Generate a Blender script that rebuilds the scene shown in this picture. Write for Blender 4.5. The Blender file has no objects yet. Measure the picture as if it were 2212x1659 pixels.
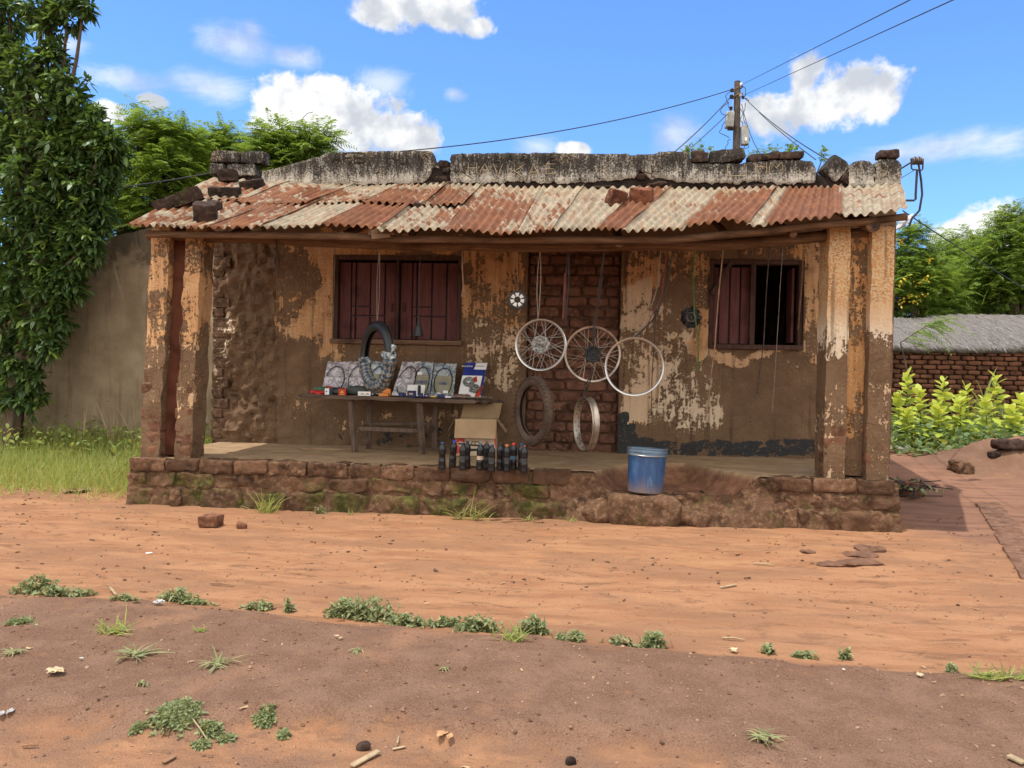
import bpy, bmesh, math, random
import numpy as np
from mathutils import Vector, Matrix, noise, Euler
random.seed(7); RNG = np.random.default_rng(7)
SC = bpy.context.scene; COL = SC.collection
PI = math.pi; R = math.radians
# ------------------------------------------------------------------ camera
CAM = np.array([4.0651, -6.8219, 1.2645]); YAW, PIT, ROL = .0854, -.0115, .0203; FPX = 1661.
fw = np.array([-math.sin(YAW)*math.cos(PIT), math.cos(YAW)*math.cos(PIT), math.sin(PIT)])
r_ = np.array([math.cos(YAW), math.sin(YAW), 0.]); u_ = np.cross(r_, fw)
rt = r_*math.cos(ROL)+u_*math.sin(ROL); up = -r_*math.sin(ROL)+u_*math.cos(ROL)
cd = bpy.data.cameras.new('camera'); cam = bpy.data.objects.new('camera', cd); COL.objects.link(cam)
cd.sensor_width = 36; cd.lens = 36*FPX/2212; cd.clip_end = 2000; cd.clip_start = .05
cam.matrix_world = Matrix(((rt[0], up[0], -fw[0], CAM[0]), (rt[1], up[1], -fw[1], CAM[1]), (rt[2], up[2], -fw[2], CAM[2]), (0, 0, 0, 1)))
SC.camera = cam
def ray(px, py): return fw*FPX+rt*(px-1106)-up*(py-829.5)
def P(px, py, Y):                         # where the sight line of a survey point meets the vertical plane y = Y
    d = ray(px, py); return Vector(CAM+d*((Y-CAM[1])/d[1]))
def Zp(px, py, z):
    d = ray(px, py); return Vector(CAM+d*((z-CAM[2])/d[2]))
ZF, D = .424, 1.745                       # veranda floor height, depth of the veranda
def F(px, py): return Zp(px, py, ZF)
def sm(t): t = min(1, max(0, t)); return t*t*(3-2*t)
def interp(x, xs, ys): return float(np.interp(x, xs, ys))
# ------------------------------------------------------------------ terrain
EDGE = [Zp(a, b, 0) for a, b in ((-400, 1245), (0, 1283), (350, 1300), (700, 1338), (1100, 1375), (1300, 1392), (1700, 1425), (2212, 1462), (2700, 1500))]
EX = [p.x for p in EDGE]; EY = [p.y for p in EDGE]
LIP = [Zp(a, b, 0) for a, b in ((-400, 1535), (0, 1548), (300, 1552), (560, 1562), (900, 1580), (1250, 1592), (1500, 1625), (1800, 1690), (2400, 1800))]
LX = [p.x for p in LIP]; LY = [p.y for p in LIP]
MND = Vector((400, 400, 0))
def fbm(x, y, s, o=3, z=0.): return noise.fractal(Vector((x*s, y*s, z)), 1., 2., o)
def zones(x, y):
    w = fbm(x, y, 2.2)*.07
    s = interp(x, EX, EY)-y+w
    bank = sm((s+.05)/.28)
    l = interp(x, LX, LY)-y+fbm(x, y, 1.7, 3, 5)*.14
    lip = sm((l+.02)/.13)
    return bank, lip
def H(x, y):
    z = .34*sm((y-1.2)/4.2)
    if y > 12: z += min(1.5, (y-12)*.03)
    if abs(x-4) < 16 and -9 < y < 14:
        b, l = zones(x, y)
        z += .055*b-.055*l
        z += .012*fbm(x, y, .9)+.007*fbm(x, y, 3.5, 3, 3)*(1+.7*b)+.004*fbm(x, y, 11., 2, 8)*(.3+b)
        if -2.9 < y < -.3 and b < .5:
            yy = y+.10*fbm(x, 0, .35)+.05*x*.3
            for yc, dp in ((-1.45, .012), (-2.05, .010)): z -= dp*math.exp(-((yy-yc)/.085)**2)*(.6+.8*fbm(x, y, 1.1))
            z += .006*fbm(x*.45, y*2.2, 3.2, 4, 4)
        d = math.hypot((x-MND.x)/1.25, (y-MND.y-.30)/1.0)
        z += (.30+.13*fbm(x, y, 3.2, 4, 2))*sm(1.05-d)*(1 if d < 1.2 else 0)
    return z
def G(px, py):                            # first point of the ground on a survey sight line
    d = ray(px, py); d = d/np.linalg.norm(d); t = 1.5
    while t < 60:
        q = CAM+d*t
        if q[2] < H(q[0], q[1]): break
        t += .06
    lo, hi = t-.06, t
    for _ in range(12):
        m = (lo+hi)/2; q = CAM+d*m
        if q[2] < H(q[0], q[1]): hi = m
        else: lo = m
    q = CAM+d*hi; return Vector((q[0], q[1], H(q[0], q[1])))
MND = G(2235, 1016)
# ------------------------------------------------------------------ mesh builder
ORG = {}
class MB:
    def __init__(s): s.v = []; s.f = []; s.k = []; s.c = (0., 0., 0.); s.M = None
    def add(s, vs, fs, cols=None):
        n = len(s.v)
        if s.M is not None: vs = [s.M @ Vector(v) for v in vs]
        s.v += [tuple(v) for v in vs]; s.f += [tuple(n+i for i in f) for f in fs]
        s.k += cols if cols else [s.c]*len(vs); return s
    def box(s, c, size, rot=None, bev=.004):
        bm = bmesh.new(); bmesh.ops.create_cube(bm, size=1)
        for v in bm.verts: v.co = Vector((v.co.x*size[0], v.co.y*size[1], v.co.z*size[2]))
        if bev: bmesh.ops.bevel(bm, geom=list(bm.edges), offset=min(bev, min(size)*.3), segments=1, affect='EDGES')
        Rm = Euler(rot).to_matrix() if rot else Matrix.Identity(3)
        bm.verts.index_update()
        s.add([Rm@v.co+Vector(c) for v in bm.verts], [[v.index for v in f.verts] for f in bm.faces]); bm.free(); return s
    def beam(s, a, b, w, h, bev=.004):     # a squared bar from a to b
        a, b = Vector(a), Vector(b); d = b-a; L = d.length
        q = d.to_track_quat('X', 'Z').to_euler()
        return s.box((a+b)/2, (L, w, h), q, bev)
    def rock(s, c, size, rot=None, rough=.012, n=5, seed=0, pw=7., fr=9.):   # worn brick or stone
        nx, ny, nz = [max(2, int(round(n*k/max(size)*1.6))) for k in size]
        Rm = Euler(rot).to_matrix() if rot else Matrix.Identity(3); idx = {}; vs = []; fs = []
        def vid(i, j, k):
            key = (i, j, k)
            if key not in idx:
                p = np.array([2*i/nx-1, 2*j/ny-1, 2*k/nz-1.])
                L = (abs(p)**pw).sum()**(1/pw); q = p/max(L, 1e-6)*max(abs(p))
                q = Vector((q[0]*size[0]/2, q[1]*size[1]/2, q[2]*size[2]/2))
                o = Vector((seed*3.17, seed*1.3, seed*.7))
                q += noise.noise_vector((q+o)*fr)*rough+noise.noise_vector((q+o)*fr*3.1)*rough*.4
                idx[key] = len(vs); vs.append(Rm@q+Vector(c))
            return idx[key]
        for ax, (m1, m2, mm) in enumerate(((ny, nz, nx), (nz, nx, ny), (nx, ny, nz))):
            for a in range(m1):
                for b in range(m2):
                    for side in (0, mm):
                        def kk(a_, b_): return ((side, a_, b_), (b_, side, a_), (a_, b_, side))[ax]
                        q = [vid(*kk(a, b)), vid(*kk(a+1, b)), vid(*kk(a+1, b+1)), vid(*kk(a, b+1))]
                        fs.append(q if side else q[::-1])
        return s.add(vs, fs)
    def tube(s, pts, rad, n=8, closed=False, caps=True):
        pts = [Vector(p) for p in pts]; m = len(pts); vs = []; fs = []; nrm = None
        rs = rad if hasattr(rad, '__len__') else [rad]*m
        for i, p in enumerate(pts):
            t = (pts[(i+1) % m]-pts[i-1]) if closed else (pts[min(i+1, m-1)]-pts[max(i-1, 0)])
            t = t.normalized() if t.length > 1e-9 else Vector((0, 0, 1))
            if nrm is None: nrm = t.orthogonal().normalized()
            nrm = (nrm-t*nrm.dot(t)); nrm = nrm.normalized() if nrm.length > 1e-6 else t.orthogonal().normalized()
            b = t.cross(nrm)
            for j in range(n):
                a = 2*PI*j/n; vs.append(p+(nrm*math.cos(a)+b*math.sin(a))*rs[i])
        for i in range(m if closed else m-1):
            for j in range(n):
                a = i*n+j; b_ = i*n+(j+1) % n; k = ((i+1) % m)*n
                fs.append((a, b_, k+(j+1) % n, k+j))
        if caps and not closed: fs += [tuple(range(n))[::-1], tuple((m-1)*n+j for j in range(n))]
        return s.add(vs, fs)
    def lathe(s, prof, n=24, axis='Z', closed=False, c=(0, 0, 0)):   # profile of (radius, height)
        vs = []; fs = []; m = len(prof); c = Vector(c)
        for i in range(n):
            a = 2*PI*i/n; ca, sa = math.cos(a), math.sin(a)
            for r, h in prof: vs.append(c+(Vector((r*ca, r*sa, h)) if axis == 'Z' else Vector((r*ca, h, r*sa))))
        for i in range(n):
            for j in range(m if closed else m-1):
                q = (i*m+j, ((i+1) % n)*m+j, ((i+1) % n)*m+(j+1) % m, i*m+(j+1) % m); fs.append(q if axis == 'Z' else q[::-1])
        return s.add(vs, fs)
    def grid(s, fn, nu, nv, cf=None, flip=False):
        vs = []; cs = []
        for i in range(nu+1):
            for j in range(nv+1):
                p = fn(i/nu, j/nv); vs.append(p); cs.append(cf(i/nu, j/nv, p) if cf else s.c)
        fs = []
        for i in range(nu):
            for j in range(nv):
                a = i*(nv+1)+j; q = (a, a+nv+1, a+nv+2, a+1); fs.append(q[::-1] if flip else q)
        return s.add(vs, fs, cs)
    def poly(s, pts, th):                  # flat outline in local XZ given real thickness along Y
        n = len(pts); vs = [(x, 0, z) for x, z in pts]+[(x, th, z) for x, z in pts]
        return s.add(vs, [tuple(range(n)), tuple(range(2*n-1, n-1, -1))]+[(i, i+n, (i+1) % n+n, (i+1) % n) for i in range(n)])
    def build(s, name, mat, parent=None, smooth=True, recalc=True):
        me = bpy.data.meshes.new(name); o0 = ORG.get(parent.name, Vector()) if parent else Vector()
        me.from_pydata([(a-o0.x, b-o0.y, c-o0.z) for a, b, c in s.v], [], s.f)
        if any(k != (0., 0., 0.) for k in s.k[:2000]) or any(any(k) for k in s.k):
            at = me.attributes.new('col', 'FLOAT_COLOR', 'POINT')
            at.data.foreach_set('color', np.array([(*k, 1.) for k in s.k], dtype=np.float32).ravel())
        if recalc:
            bm = bmesh.new(); bm.from_mesh(me); bmesh.ops.recalc_face_normals(bm, faces=bm.faces); bm.to_mesh(me); bm.free()
        if smooth:
            me.polygons.foreach_set('use_smooth', [True]*len(me.polygons))
            try: me.set_sharp_from_angle(angle=R(38))
            except Exception: pass
        me.materials.append(mat); o = bpy.data.objects.new(name, me); COL.objects.link(o)
        if parent: o.parent = parent; ORG[o.name] = o0
        return o
def thing(name, label, cat, loc, group=None):
    o = bpy.data.objects.new(name, None); COL.objects.link(o); o.location = loc; o.empty_display_size = .1
    o['label'] = label; o['category'] = cat; ORG[o.name] = Vector(loc)
    if group: o['group'] = group
    return o
def tag(o, label, cat=None, group=None, kind=None):
    o['label'] = label
    if cat: o['category'] = cat
    if group: o['group'] = group
    if kind: o['kind'] = kind
    return o
def rawmesh(name, V, Fc, mat, parent=None, col=None):
    me = bpy.data.meshes.new(name); V = np.asarray(V, dtype=np.float64)
    if parent: V = V-np.array(ORG[parent.name])
    me.from_pydata(V.tolist(), [], Fc.tolist() if hasattr(Fc, 'tolist') else Fc)
    if col is not None:
        at = me.attributes.new('col', 'FLOAT_COLOR', 'POINT'); at.data.foreach_set('color', np.asarray(col, dtype=np.float32).ravel())
    me.materials.append(mat); o = bpy.data.objects.new(name, me); COL.objects.link(o)
    if parent: o.parent = parent; ORG[o.name] = ORG[parent.name]
    return o
def text_into(mb, s, size, M, th=.001):
    cu = bpy.data.curves.new('lettering', 'FONT'); cu.body = s; cu.size = size; cu.extrude = th; cu.align_x = 'CENTER'
    cu.resolution_u = 2; ob = bpy.data.objects.new('lettering', cu); COL.objects.link(ob)
    bpy.context.view_layer.update()
    me = bpy.data.meshes.new_from_object(ob)
    mb.add([M@v.co for v in me.vertices], [tuple(p.vertices) for p in me.polygons])
    bpy.data.objects.remove(ob); bpy.data.curves.remove(cu); bpy.data.meshes.remove(me)
FACE = Matrix(((1, 0, 0), (0, 0, -1), (0, 1, 0))).to_4x4()      # text plane XY -> XZ facing -Y
# ------------------------------------------------------------------ materials
class NT:
    def __init__(s, name):
        s.m = bpy.data.materials.new(name); s.m.use_nodes = True; s.t = s.m.node_tree; s.t.nodes.clear()
        s.out = s.n('ShaderNodeOutputMaterial'); s.tc = s.n('ShaderNodeTexCoord').outputs['Object']
    def n(s, ty, **kw):
        x = s.t.nodes.new(ty)
        for k, v in kw.items(): setattr(x, k, v)
        return x
    def put(s, sock, v):
        if v is None: return
        if isinstance(v, bpy.types.NodeSocket): s.t.links.new(v, sock)
        elif isinstance(v, (tuple, list)) and len(v) == 3 and sock.type == 'RGBA': sock.default_value = (*v, 1)
        else: sock.default_value = v
    def noise(s, scale, det=4, rough=.55, vec=None, sc=None, dist=0., off=None):
        x = s.n('ShaderNodeTexNoise'); x.inputs['Scale'].default_value = scale; x.inputs['Detail'].default_value = det
        x.inputs['Roughness'].default_value = rough; x.inputs['Distortion'].default_value = dist
        v = vec or s.tc
        if sc or off:
            mp = s.n('ShaderNodeMapping'); s.put(mp.inputs['Vector'], v)
            if sc: mp.inputs['Scale'].default_value = sc
            if off: mp.inputs['Location'].default_value = off
            v = mp.outputs[0]
        s.put(x.inputs['Vector'], v); return x.outputs['Fac']
    def vor(s, scale, feature='F1', sc=None, rnd=1.):
        x = s.n('ShaderNodeTexVoronoi', feature=feature); x.inputs['Scale'].default_value = scale; x.inputs['Randomness'].default_value = rnd
        v = s.tc
        if sc:
            mp = s.n('ShaderNodeMapping'); s.put(mp.inputs['Vector'], v); mp.inputs['Scale'].default_value = sc; v = mp.outputs[0]
        s.put(x.inputs['Vector'], v); return x.outputs['Distance']
    def ma(s, op, a, b=None, c=None, cl=False):
        x = s.n('ShaderNodeMath', operation=op, use_clamp=cl)
        for i, v in enumerate((a, b, c)): s.put(x.inputs[i], v)
        return x.outputs[0]
    def ss(s, v, a, b):                    # smoothstep a..b
        x = s.n('ShaderNodeMapRange', interpolation_type='SMOOTHSTEP'); s.put(x.inputs[0], v)
        s.put(x.inputs[1], a); s.put(x.inputs[2], b); return x.outputs[0]
    def mix(s, f, a, b, bt='MIX'):
        x = s.n('ShaderNodeMix', data_type='RGBA', blend_type=bt); s.put(x.inputs[0], f); s.put(x.inputs[6], a); s.put(x.inputs[7], b); return x.outputs[2]
    def attr(s, name='col'):
        a = s.n('ShaderNodeAttribute', attribute_name=name); sp = s.n('ShaderNodeSeparateColor'); s.t.links.new(a.outputs['Color'], sp.inputs[0]); return sp.outputs
    def bump(s, h, st=.5, dist=.01, nrm=None):
        b = s.n('ShaderNodeBump'); s.put(b.inputs['Strength'], st); b.inputs['Distance'].default_value = dist; s.put(b.inputs['Height'], h)
        if nrm: s.put(b.inputs['Normal'], nrm)
        return b.outputs[0]
    def vary(s, col, amt=.25, scale=6):    # soft tonal variation of one colour
        return s.mix(s.ss(s.noise(scale, 5), .3, .7), tuple(c*(1-amt) for c in col), tuple(min(1, c*(1+amt)) for c in col))
    def done(s, col, rough=.8, metal=0., nrm=None, spec=.3, trans=None, alpha=None, coat=None):
        b = s.n('ShaderNodeBsdfPrincipled'); s.put(b.inputs['Base Color'], col); s.put(b.inputs['Roughness'], rough); s.put(b.inputs['Metallic'], metal)
        b.inputs['Specular IOR Level'].default_value = spec
        if nrm: s.put(b.inputs['Normal'], nrm)
        if coat: b.inputs['Coat Weight'].default_value = coat
        o = b.outputs[0]
        if trans is not None:
            t = s.n('ShaderNodeBsdfTranslucent'); s.put(t.inputs[0], trans[1]); mx = s.n('ShaderNodeMixShader'); mx.inputs[0].default_value = trans[0]
            s.t.links.new(o, mx.inputs[1]); s.t.links.new(t.outputs[0], mx.inputs[2]); o = mx.outputs[0]
        s.t.links.new(o, s.out.inputs[0]); return s.m
def simple(name, col, rough=.6, metal=0., amt=.2, scale=8, spec=.3, bs=0., bscale=40, coat=None):
    n = NT(name); nr = n.bump(n.noise(bscale, 4), bs, .004) if bs else None
    return n.done(n.vary(col, amt, scale), rough, metal, nr, spec, coat=coat)
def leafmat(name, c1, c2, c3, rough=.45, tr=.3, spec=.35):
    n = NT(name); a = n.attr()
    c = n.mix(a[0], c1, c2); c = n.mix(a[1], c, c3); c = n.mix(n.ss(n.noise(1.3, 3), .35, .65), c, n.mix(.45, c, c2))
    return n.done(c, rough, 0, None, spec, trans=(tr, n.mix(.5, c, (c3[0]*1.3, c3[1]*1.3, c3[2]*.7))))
def mat_wall():
    n = NT('peeling plaster on mud wall'); a = n.attr()      # r paint left, g pale wash, b tar skirting
    big = n.noise(2.6, 6, .6); med = n.noise(9, 7, .68, dist=.4); fine = n.noise(34, 5, .7); st = n.noise(8, 6, .65, sc=(3.2, 1, .35))
    mud = n.mix(n.ss(big, .35, .7), (.120, .072, .042), (.180, .114, .068))
    mud = n.mix(n.ss(fine, .35, .75), mud, n.mix(.5, mud, (.17, .105, .062)))
    k = n.ma('ADD', n.ma('MULTIPLY', med, .62), n.ma('ADD', n.ma('MULTIPLY', fine, .44), n.ma('MULTIPLY', st, .46)))
    k = n.ma('SUBTRACT', k, .76)
    low = n.ma('MULTIPLY', n.ma('SUBTRACT', n.noise(1.5, 3, .5, off=(2, 0, 6)), .5), .9)
    val = n.ma('ADD', n.ma('ADD', n.ma('MULTIPLY', k, 1.9), a[0]), low); pm = n.ss(val, .47, .53); pu = n.ma('MULTIPLY', n.ss(val, .30, .42), n.ss(fine, .38, .6))
    och = n.mix(n.ss(st, .35, .7), (.38, .178, .066), (.53, .30, .132))
    och = n.mix(n.ss(n.noise(5, 5), .5, .78), och, (.22, .095, .03))
    och = n.mix(a[1], och, (.60, .49, .36))
    w = n.ma('ADD', n.ma('MULTIPLY', n.noise(17, 6, .7, off=(5, 2, 1)), 1.5), -.62); 
    c = n.mix(n.ma('MULTIPLY', pu, .7), mud, (.215, .135, .075)); c = n.mix(n.ss(val, .40, .47), c, n.mix(.35, c, (.06, .035, .02))); c = n.mix(pm, c, och)  # thin shadow along the paint edges is darkened into the mud colour
    spk = n.ss(n.ma('ADD', n.noise(52, 3, .6, off=(3, 1, 7)), n.ma('MULTIPLY', a[0], .22)), .74, .78)
    c = n.mix(spk, c, (.50, .36, .21))
    tar = n.ss(n.ma('ADD', n.ma('MULTIPLY', n.ma('SUBTRACT', med, .5), 1.6), a[2]), .48, .56)
    c = n.mix(n.ma('MULTIPLY', tar, n.ss(fine, .70, .55)), c, (.034, .036, .037))
    sx = n.n('ShaderNodeSeparateXYZ'); n.put(sx.inputs[0], n.tc); lft = n.ss(sx.outputs[0], -2.72, -2.95)
    wv = n.n('ShaderNodeVectorMath', operation='ADD'); nv = n.n('ShaderNodeTexNoise'); nv.inputs['Scale'].default_value = 5.; n.put(nv.inputs[0], n.tc); sc_ = n.n('ShaderNodeVectorMath', operation='SCALE'); n.put(sc_.inputs[0], nv.outputs['Color']); sc_.inputs[3].default_value = .22; n.put(wv.inputs[0], n.tc); n.put(wv.inputs[1], sc_.outputs[0])
    vo = n.n('ShaderNodeTexVoronoi', feature='DISTANCE_TO_EDGE'); vo.inputs['Scale'].default_value = 6.5; n.put(vo.inputs['Vector'], wv.outputs[0]); crk = n.ma('MULTIPLY', n.ma('MULTIPLY', n.ss(vo.outputs['Distance'], .035, .006), n.ss(n.noise(4, 4), .44, .56)), n.ma('ADD', n.ma('MULTIPLY', lft, .16), .16))
    crk = n.ma('MULTIPLY', crk, n.ma('SUBTRACT', 1., n.ma('MULTIPLY', pm, .6))); c = n.mix(crk, c, (.045, .027, .017))
    drip = n.ss(n.noise(5, 5, .6, sc=(2.8, 1, .16), off=(1, 0, 4)), .56, .72)
    c = n.mix(n.ma('MULTIPLY', drip, .55), c, (.05, .025, .015))
    h = n.ma('ADD', n.ma('MULTIPLY', pm, .35), n.ma('ADD', n.ma('MULTIPLY', fine, .6), n.ma('SUBTRACT', n.ma('MULTIPLY', med, .9), n.ma('MULTIPLY', crk, .9))))
    return n.done(c, .92, 0, n.bump(h, 1., .02), .15)
def mat_brick(name, dark, light, dust=(.30, .17, .10), mossy=False, b=.8):
    n = NT(name); a = n.attr()             # r tone, g moss, b dust
    c = n.mix(a[0], dark, light); c = n.mix(n.ss(n.noise(7, 6), .4, .75), c, tuple(x*.55 for x in dark))
    c = n.mix(n.ma('MULTIPLY', n.ss(n.noise(23, 4), .45, .7), a[2]), c, dust)
    if mossy:
        mm = n.ss(n.ma('ADD', n.ma('MULTIPLY', n.ma('SUBTRACT', n.noise(6, 7, .65), .5), 2.2), a[1]), .38, .95)
        mc = n.mix(n.ss(n.noise(20, 5), .4, .7), (.045, .043, .014), (.118, .112, .028)); c = n.mix(mm, c, mc)
    h = n.ma('ADD', n.noise(38, 6, .7), n.ma('MULTIPLY', n.noise(9, 4), .8))
    return n.done(c, .95, 0, n.bump(h, b, .014), .12)
def mat_parapet():
    n = NT('weathered lichen render'); tc = n.noise(6, 7, .7, sc=(1.6, 1, .7)); st = n.noise(11, 7, .75, sc=(4.5, 1, .5)); f = n.noise(48, 4, .7)
    z = n.n('ShaderNodeSeparateXYZ'); n.put(z.inputs[0], n.tc)
    low = n.ss(z.outputs[2], 3.62, 3.30)
    v = n.ma('ADD', n.ma('ADD', n.ma('MULTIPLY', tc, .7), n.ma('MULTIPLY', st, .5)), n.ma('ADD', n.ma('MULTIPLY', f, .7), n.ma('MULTIPLY', low, .30)))
    c = n.mix(n.ss(v, .93, 1.26), (.036, .031, .027), (.46, .42, .36))
    c = n.mix(n.ma('MULTIPLY', n.ss(n.noise(3.4, 5, .6, off=(9, 0, 0)), .52, .68), n.ma('MULTIPLY', n.ss(f, .45, .65), .55)), c, (.36, .26, .14))
    cr = n.ma('MAXIMUM', n.ss(n.vor(4.5, 'DISTANCE_TO_EDGE', sc=(1, 1, .7)), .004, .014), n.ss(n.noise(5, 5), .40, .5))
    c = n.mix(cr, (.012, .010, .009), c)
    return n.done(c, .95, 0, n.bump(n.ma('ADD', n.ma('MULTIPLY', cr, .6), n.ma('ADD', f, st)), .9, .012), .1)
def mat_roof():
    n = NT('rusted corrugated zinc'); a = n.attr()           # r rust share, g across, b along
    s = n.noise(7, 5, .6, sc=(2.2, .75, .75), dist=.3); b = n.noise(2.3, 3, .5, off=(2, 7, 1)); f = n.noise(40, 4, .65)
    m = n.ma('ADD', n.ma('ADD', n.ma('MULTIPLY', s, .8), n.ma('MULTIPLY', b, .5)), n.ma('MULTIPLY', f, .22))
    m = n.ss(n.ma('ADD', n.ma('MULTIPLY', n.ma('SUBTRACT', m, .76), 2.1), a[0]), .47, .55)
    z = n.mix(n.ss(n.noise(9, 5), .35, .7), (.22, .185, .13), (.335, .285, .205)); z = n.mix(n.ss(f, .62, .7), z, (.34, .22, .13))
    ru = n.mix(n.ss(n.noise(6, 6), .35, .7), (.130, .050, .022), (.205, .086, .040)); ru = n.mix(n.ss(f, .6, .75), ru, (.33, .15, .085))
    dr = n.noise(6, 6, .65, sc=(5.5, .35, .35), off=(1, 3, 2)); st = n.mix(n.ma('MULTIPLY', n.ss(dr, .48, .64), .75), z, (.27, .15, .085))
    d2 = n.ma('MULTIPLY', n.ss(n.noise(3.5, 6, .65, off=(8, 1, 1)), .5, .7), .5); c = n.mix(d2, n.mix(m, st, ru), (.12, .075, .05))
    nl = n.ss(n.vor(4.2, sc=(1, 1.3, 1.3)), .035, .020); c = n.mix(nl, c, (.06, .03, .02))
    return n.done(c, .75, 0, n.bump(n.ma('ADD', f, m), .35, .004), .18)
def mat_wood(name, c1, c2, sc=(1, 1, 1), rough=.85):
    n = NT(name); g = n.noise(14, 6, .65, sc=sc, dist=.6); f = n.noise(60, 3)
    c = n.mix(n.ss(g, .3, .72), c1, c2); c = n.mix(n.ss(n.noise(3, 4), .5, .75), c, tuple(x*.6 for x in c1))
    return n.done(c, rough, 0, n.bump(n.ma('ADD', g, n.ma('MULTIPLY', f, .5)), .5, .006), .2)
def mat_ground():
    n = NT('red laterite earth'); a = n.attr()               # r dark bank, g vegetated soil, b packed path
    st = n.noise(2.6, 7, .66, sc=(.55, 2.6, 1), dist=.5); st2 = n.noise(6.5, 8, .74, sc=(.62, 1.7, 1), off=(3, 3, 0), dist=.8); f = n.noise(55, 5, .72); m = n.noise(5.5, 6, .65)
    sand = n.mix(n.ss(st, .40, .66), (.335, .174, .092), (.265, .126, .065))
    sand = n.mix(n.ma('MULTIPLY', n.ss(st2, .52, .63), .8), sand, (.165, .086, .050))
    sand = n.mix(n.ma('MULTIPLY', n.ss(n.noise(1.3, 5, .6, sc=(.6, 1.6, 1)), .46, .60), .65), sand, (.225, .118, .068))
    g3 = n.noise(120, 4, .72); sand = n.mix(n.ma('MULTIPLY', n.ss(g3, .46, .33), .5), sand, (.16, .085, .05)); sand = n.mix(n.ss(f, .62, .74), sand, (.38, .215, .125))
    bank = n.mix(n.ss(m, .35, .68), (.145, .079, .051), (.203, .116, .075))
    bank = n.mix(n.ss(n.noise(1.7, 5, .6, off=(4, 4, 0)), .56, .74), bank, (.285, .150, .085))
    g2 = n.noise(150, 3, .7); bank = n.mix(n.ma('MULTIPLY', n.ss(g2, .5, .68), .55), bank, (.245, .155, .105)); bank = n.mix(n.ma('MULTIPLY', n.ss(g2, .48, .34), .6), bank, (.062, .037, .027)); bank = n.mix(n.ss(f, .62, .73), bank, (.26, .16, .105)); bank = n.mix(n.ss(n.noise(85, 3, .6), .66, .73), bank, (.055, .033, .026))
    path = n.mix(n.ss(st, .4, .65), (.245, .128, .080), (.165, .086, .058))
    soil = n.mix(n.ss(m, .4, .65), (.115, .072, .04), (.19, .125, .07))
    e = n.ma('MULTIPLY', n.ma('SUBTRACT', m, .5), 1.3)
    c = n.mix(n.ss(n.ma('ADD', a[2], e), .35, .7), sand, path)
    c = n.mix(n.ss(n.ma('ADD', a[0], n.ma('MULTIPLY', e, 1.5)), .12, .88), c, bank)
    c = n.mix(n.ss(n.ma('ADD', a[1], e), .35, .65), c, soil)
    h = n.ma('ADD', n.ma('ADD', n.ma('MULTIPLY', f, .45), n.ma('MULTIPLY', m, .7)), n.ma('MULTIPLY', st2, .5))
    h = n.ma('ADD', h, n.ma('MULTIPLY', n.noise(140, 3), .40))
    return n.done(c, .96, 0, n.bump(h, .95, .018), .1)
def mat_floor():
    n = NT('worn cement floor'); st = n.noise(4, 7, .68, sc=(.9, 1.3, 1), dist=.6); f = n.noise(45, 4)
    a = n.attr()
    c = n.mix(n.ss(st, .35, .68), (.225, .145, .08), (.33, .225, .13)); c = n.mix(n.ss(f, .6, .75), c, (.14, .09, .055))
    c = n.mix(a[0], c, n.mix(n.ss(n.noise(11, 5), .35, .7), (.135, .062, .034), (.215, .105, .06)))
    return n.done(c, .9, 0, n.bump(n.ma('ADD', f, st), .5, .01), .2)
def mat_check():
    n = NT('blue checked foil wrapper'); a = n.attr()
    ch = n.n('ShaderNodeTexChecker'); ch.inputs['Scale'].default_value = 1
    cmb = n.n('ShaderNodeCombineXYZ'); n.put(cmb.inputs[0], n.ma('ADD', a[0], a[1])); n.put(cmb.inputs[1], n.ma('SUBTRACT', a[0], a[1])); cmb.inputs[2].default_value = .5
    vm = n.n('ShaderNodeVectorMath', operation='SCALE'); n.put(vm.inputs[0], cmb.outputs[0]); vm.inputs[3].default_value = 21.; n.put(ch.inputs['Vector'], vm.outputs[0])
    ch.inputs['Color1'].default_value = (.022, .05, .09, 1); ch.inputs['Color2'].default_value = (.20, .19, .16, 1)
    return n.done(ch.outputs[0], .32, .15, n.bump(n.noise(30, 5, .7), 1., .02), .5)
def mat_thatch():
    n = NT('grey grass thatch'); s = n.noise(26, 6, .7, sc=(2.4, 1, .5), dist=1.5); c = n.mix(n.ss(s, .3, .7), (.085, .077, .072), (.27, .245, .23))
    return n.done(c, .95, 0, n.bump(s, 1., .03), .1)
def mat_wallplaster():
    n = NT('stained grey cement render'); z = n.n('ShaderNodeSeparateXYZ'); n.put(z.inputs[0], n.tc)
    b = n.noise(1.6, 7, .62); c = n.mix(n.ss(b, .35, .68), (.20, .150, .098), (.31, .245, .165))
    t = n.ss(n.ma('ADD', z.outputs[2], n.ma('MULTIPLY', n.ma('SUBTRACT', n.noise(2.4, 6, .65), .5), 1.7)), 2.55, 2.95)
    c = n.mix(n.ma('MULTIPLY', t, .85), c, (.055, .043, .030))
    c = n.mix(n.ma('MULTIPLY', n.ss(n.noise(4, 5, sc=(2.5, 1, .2)), .55, .7), .5), c, (.13, .085, .05))
    c = n.mix(n.ss(n.noise(16, 4, .6), .70, .74), c, (.05, .035, .022))
    return n.done(c, .93, 0, n.bump(n.noise(26, 6), .4, .01), .12)
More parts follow.
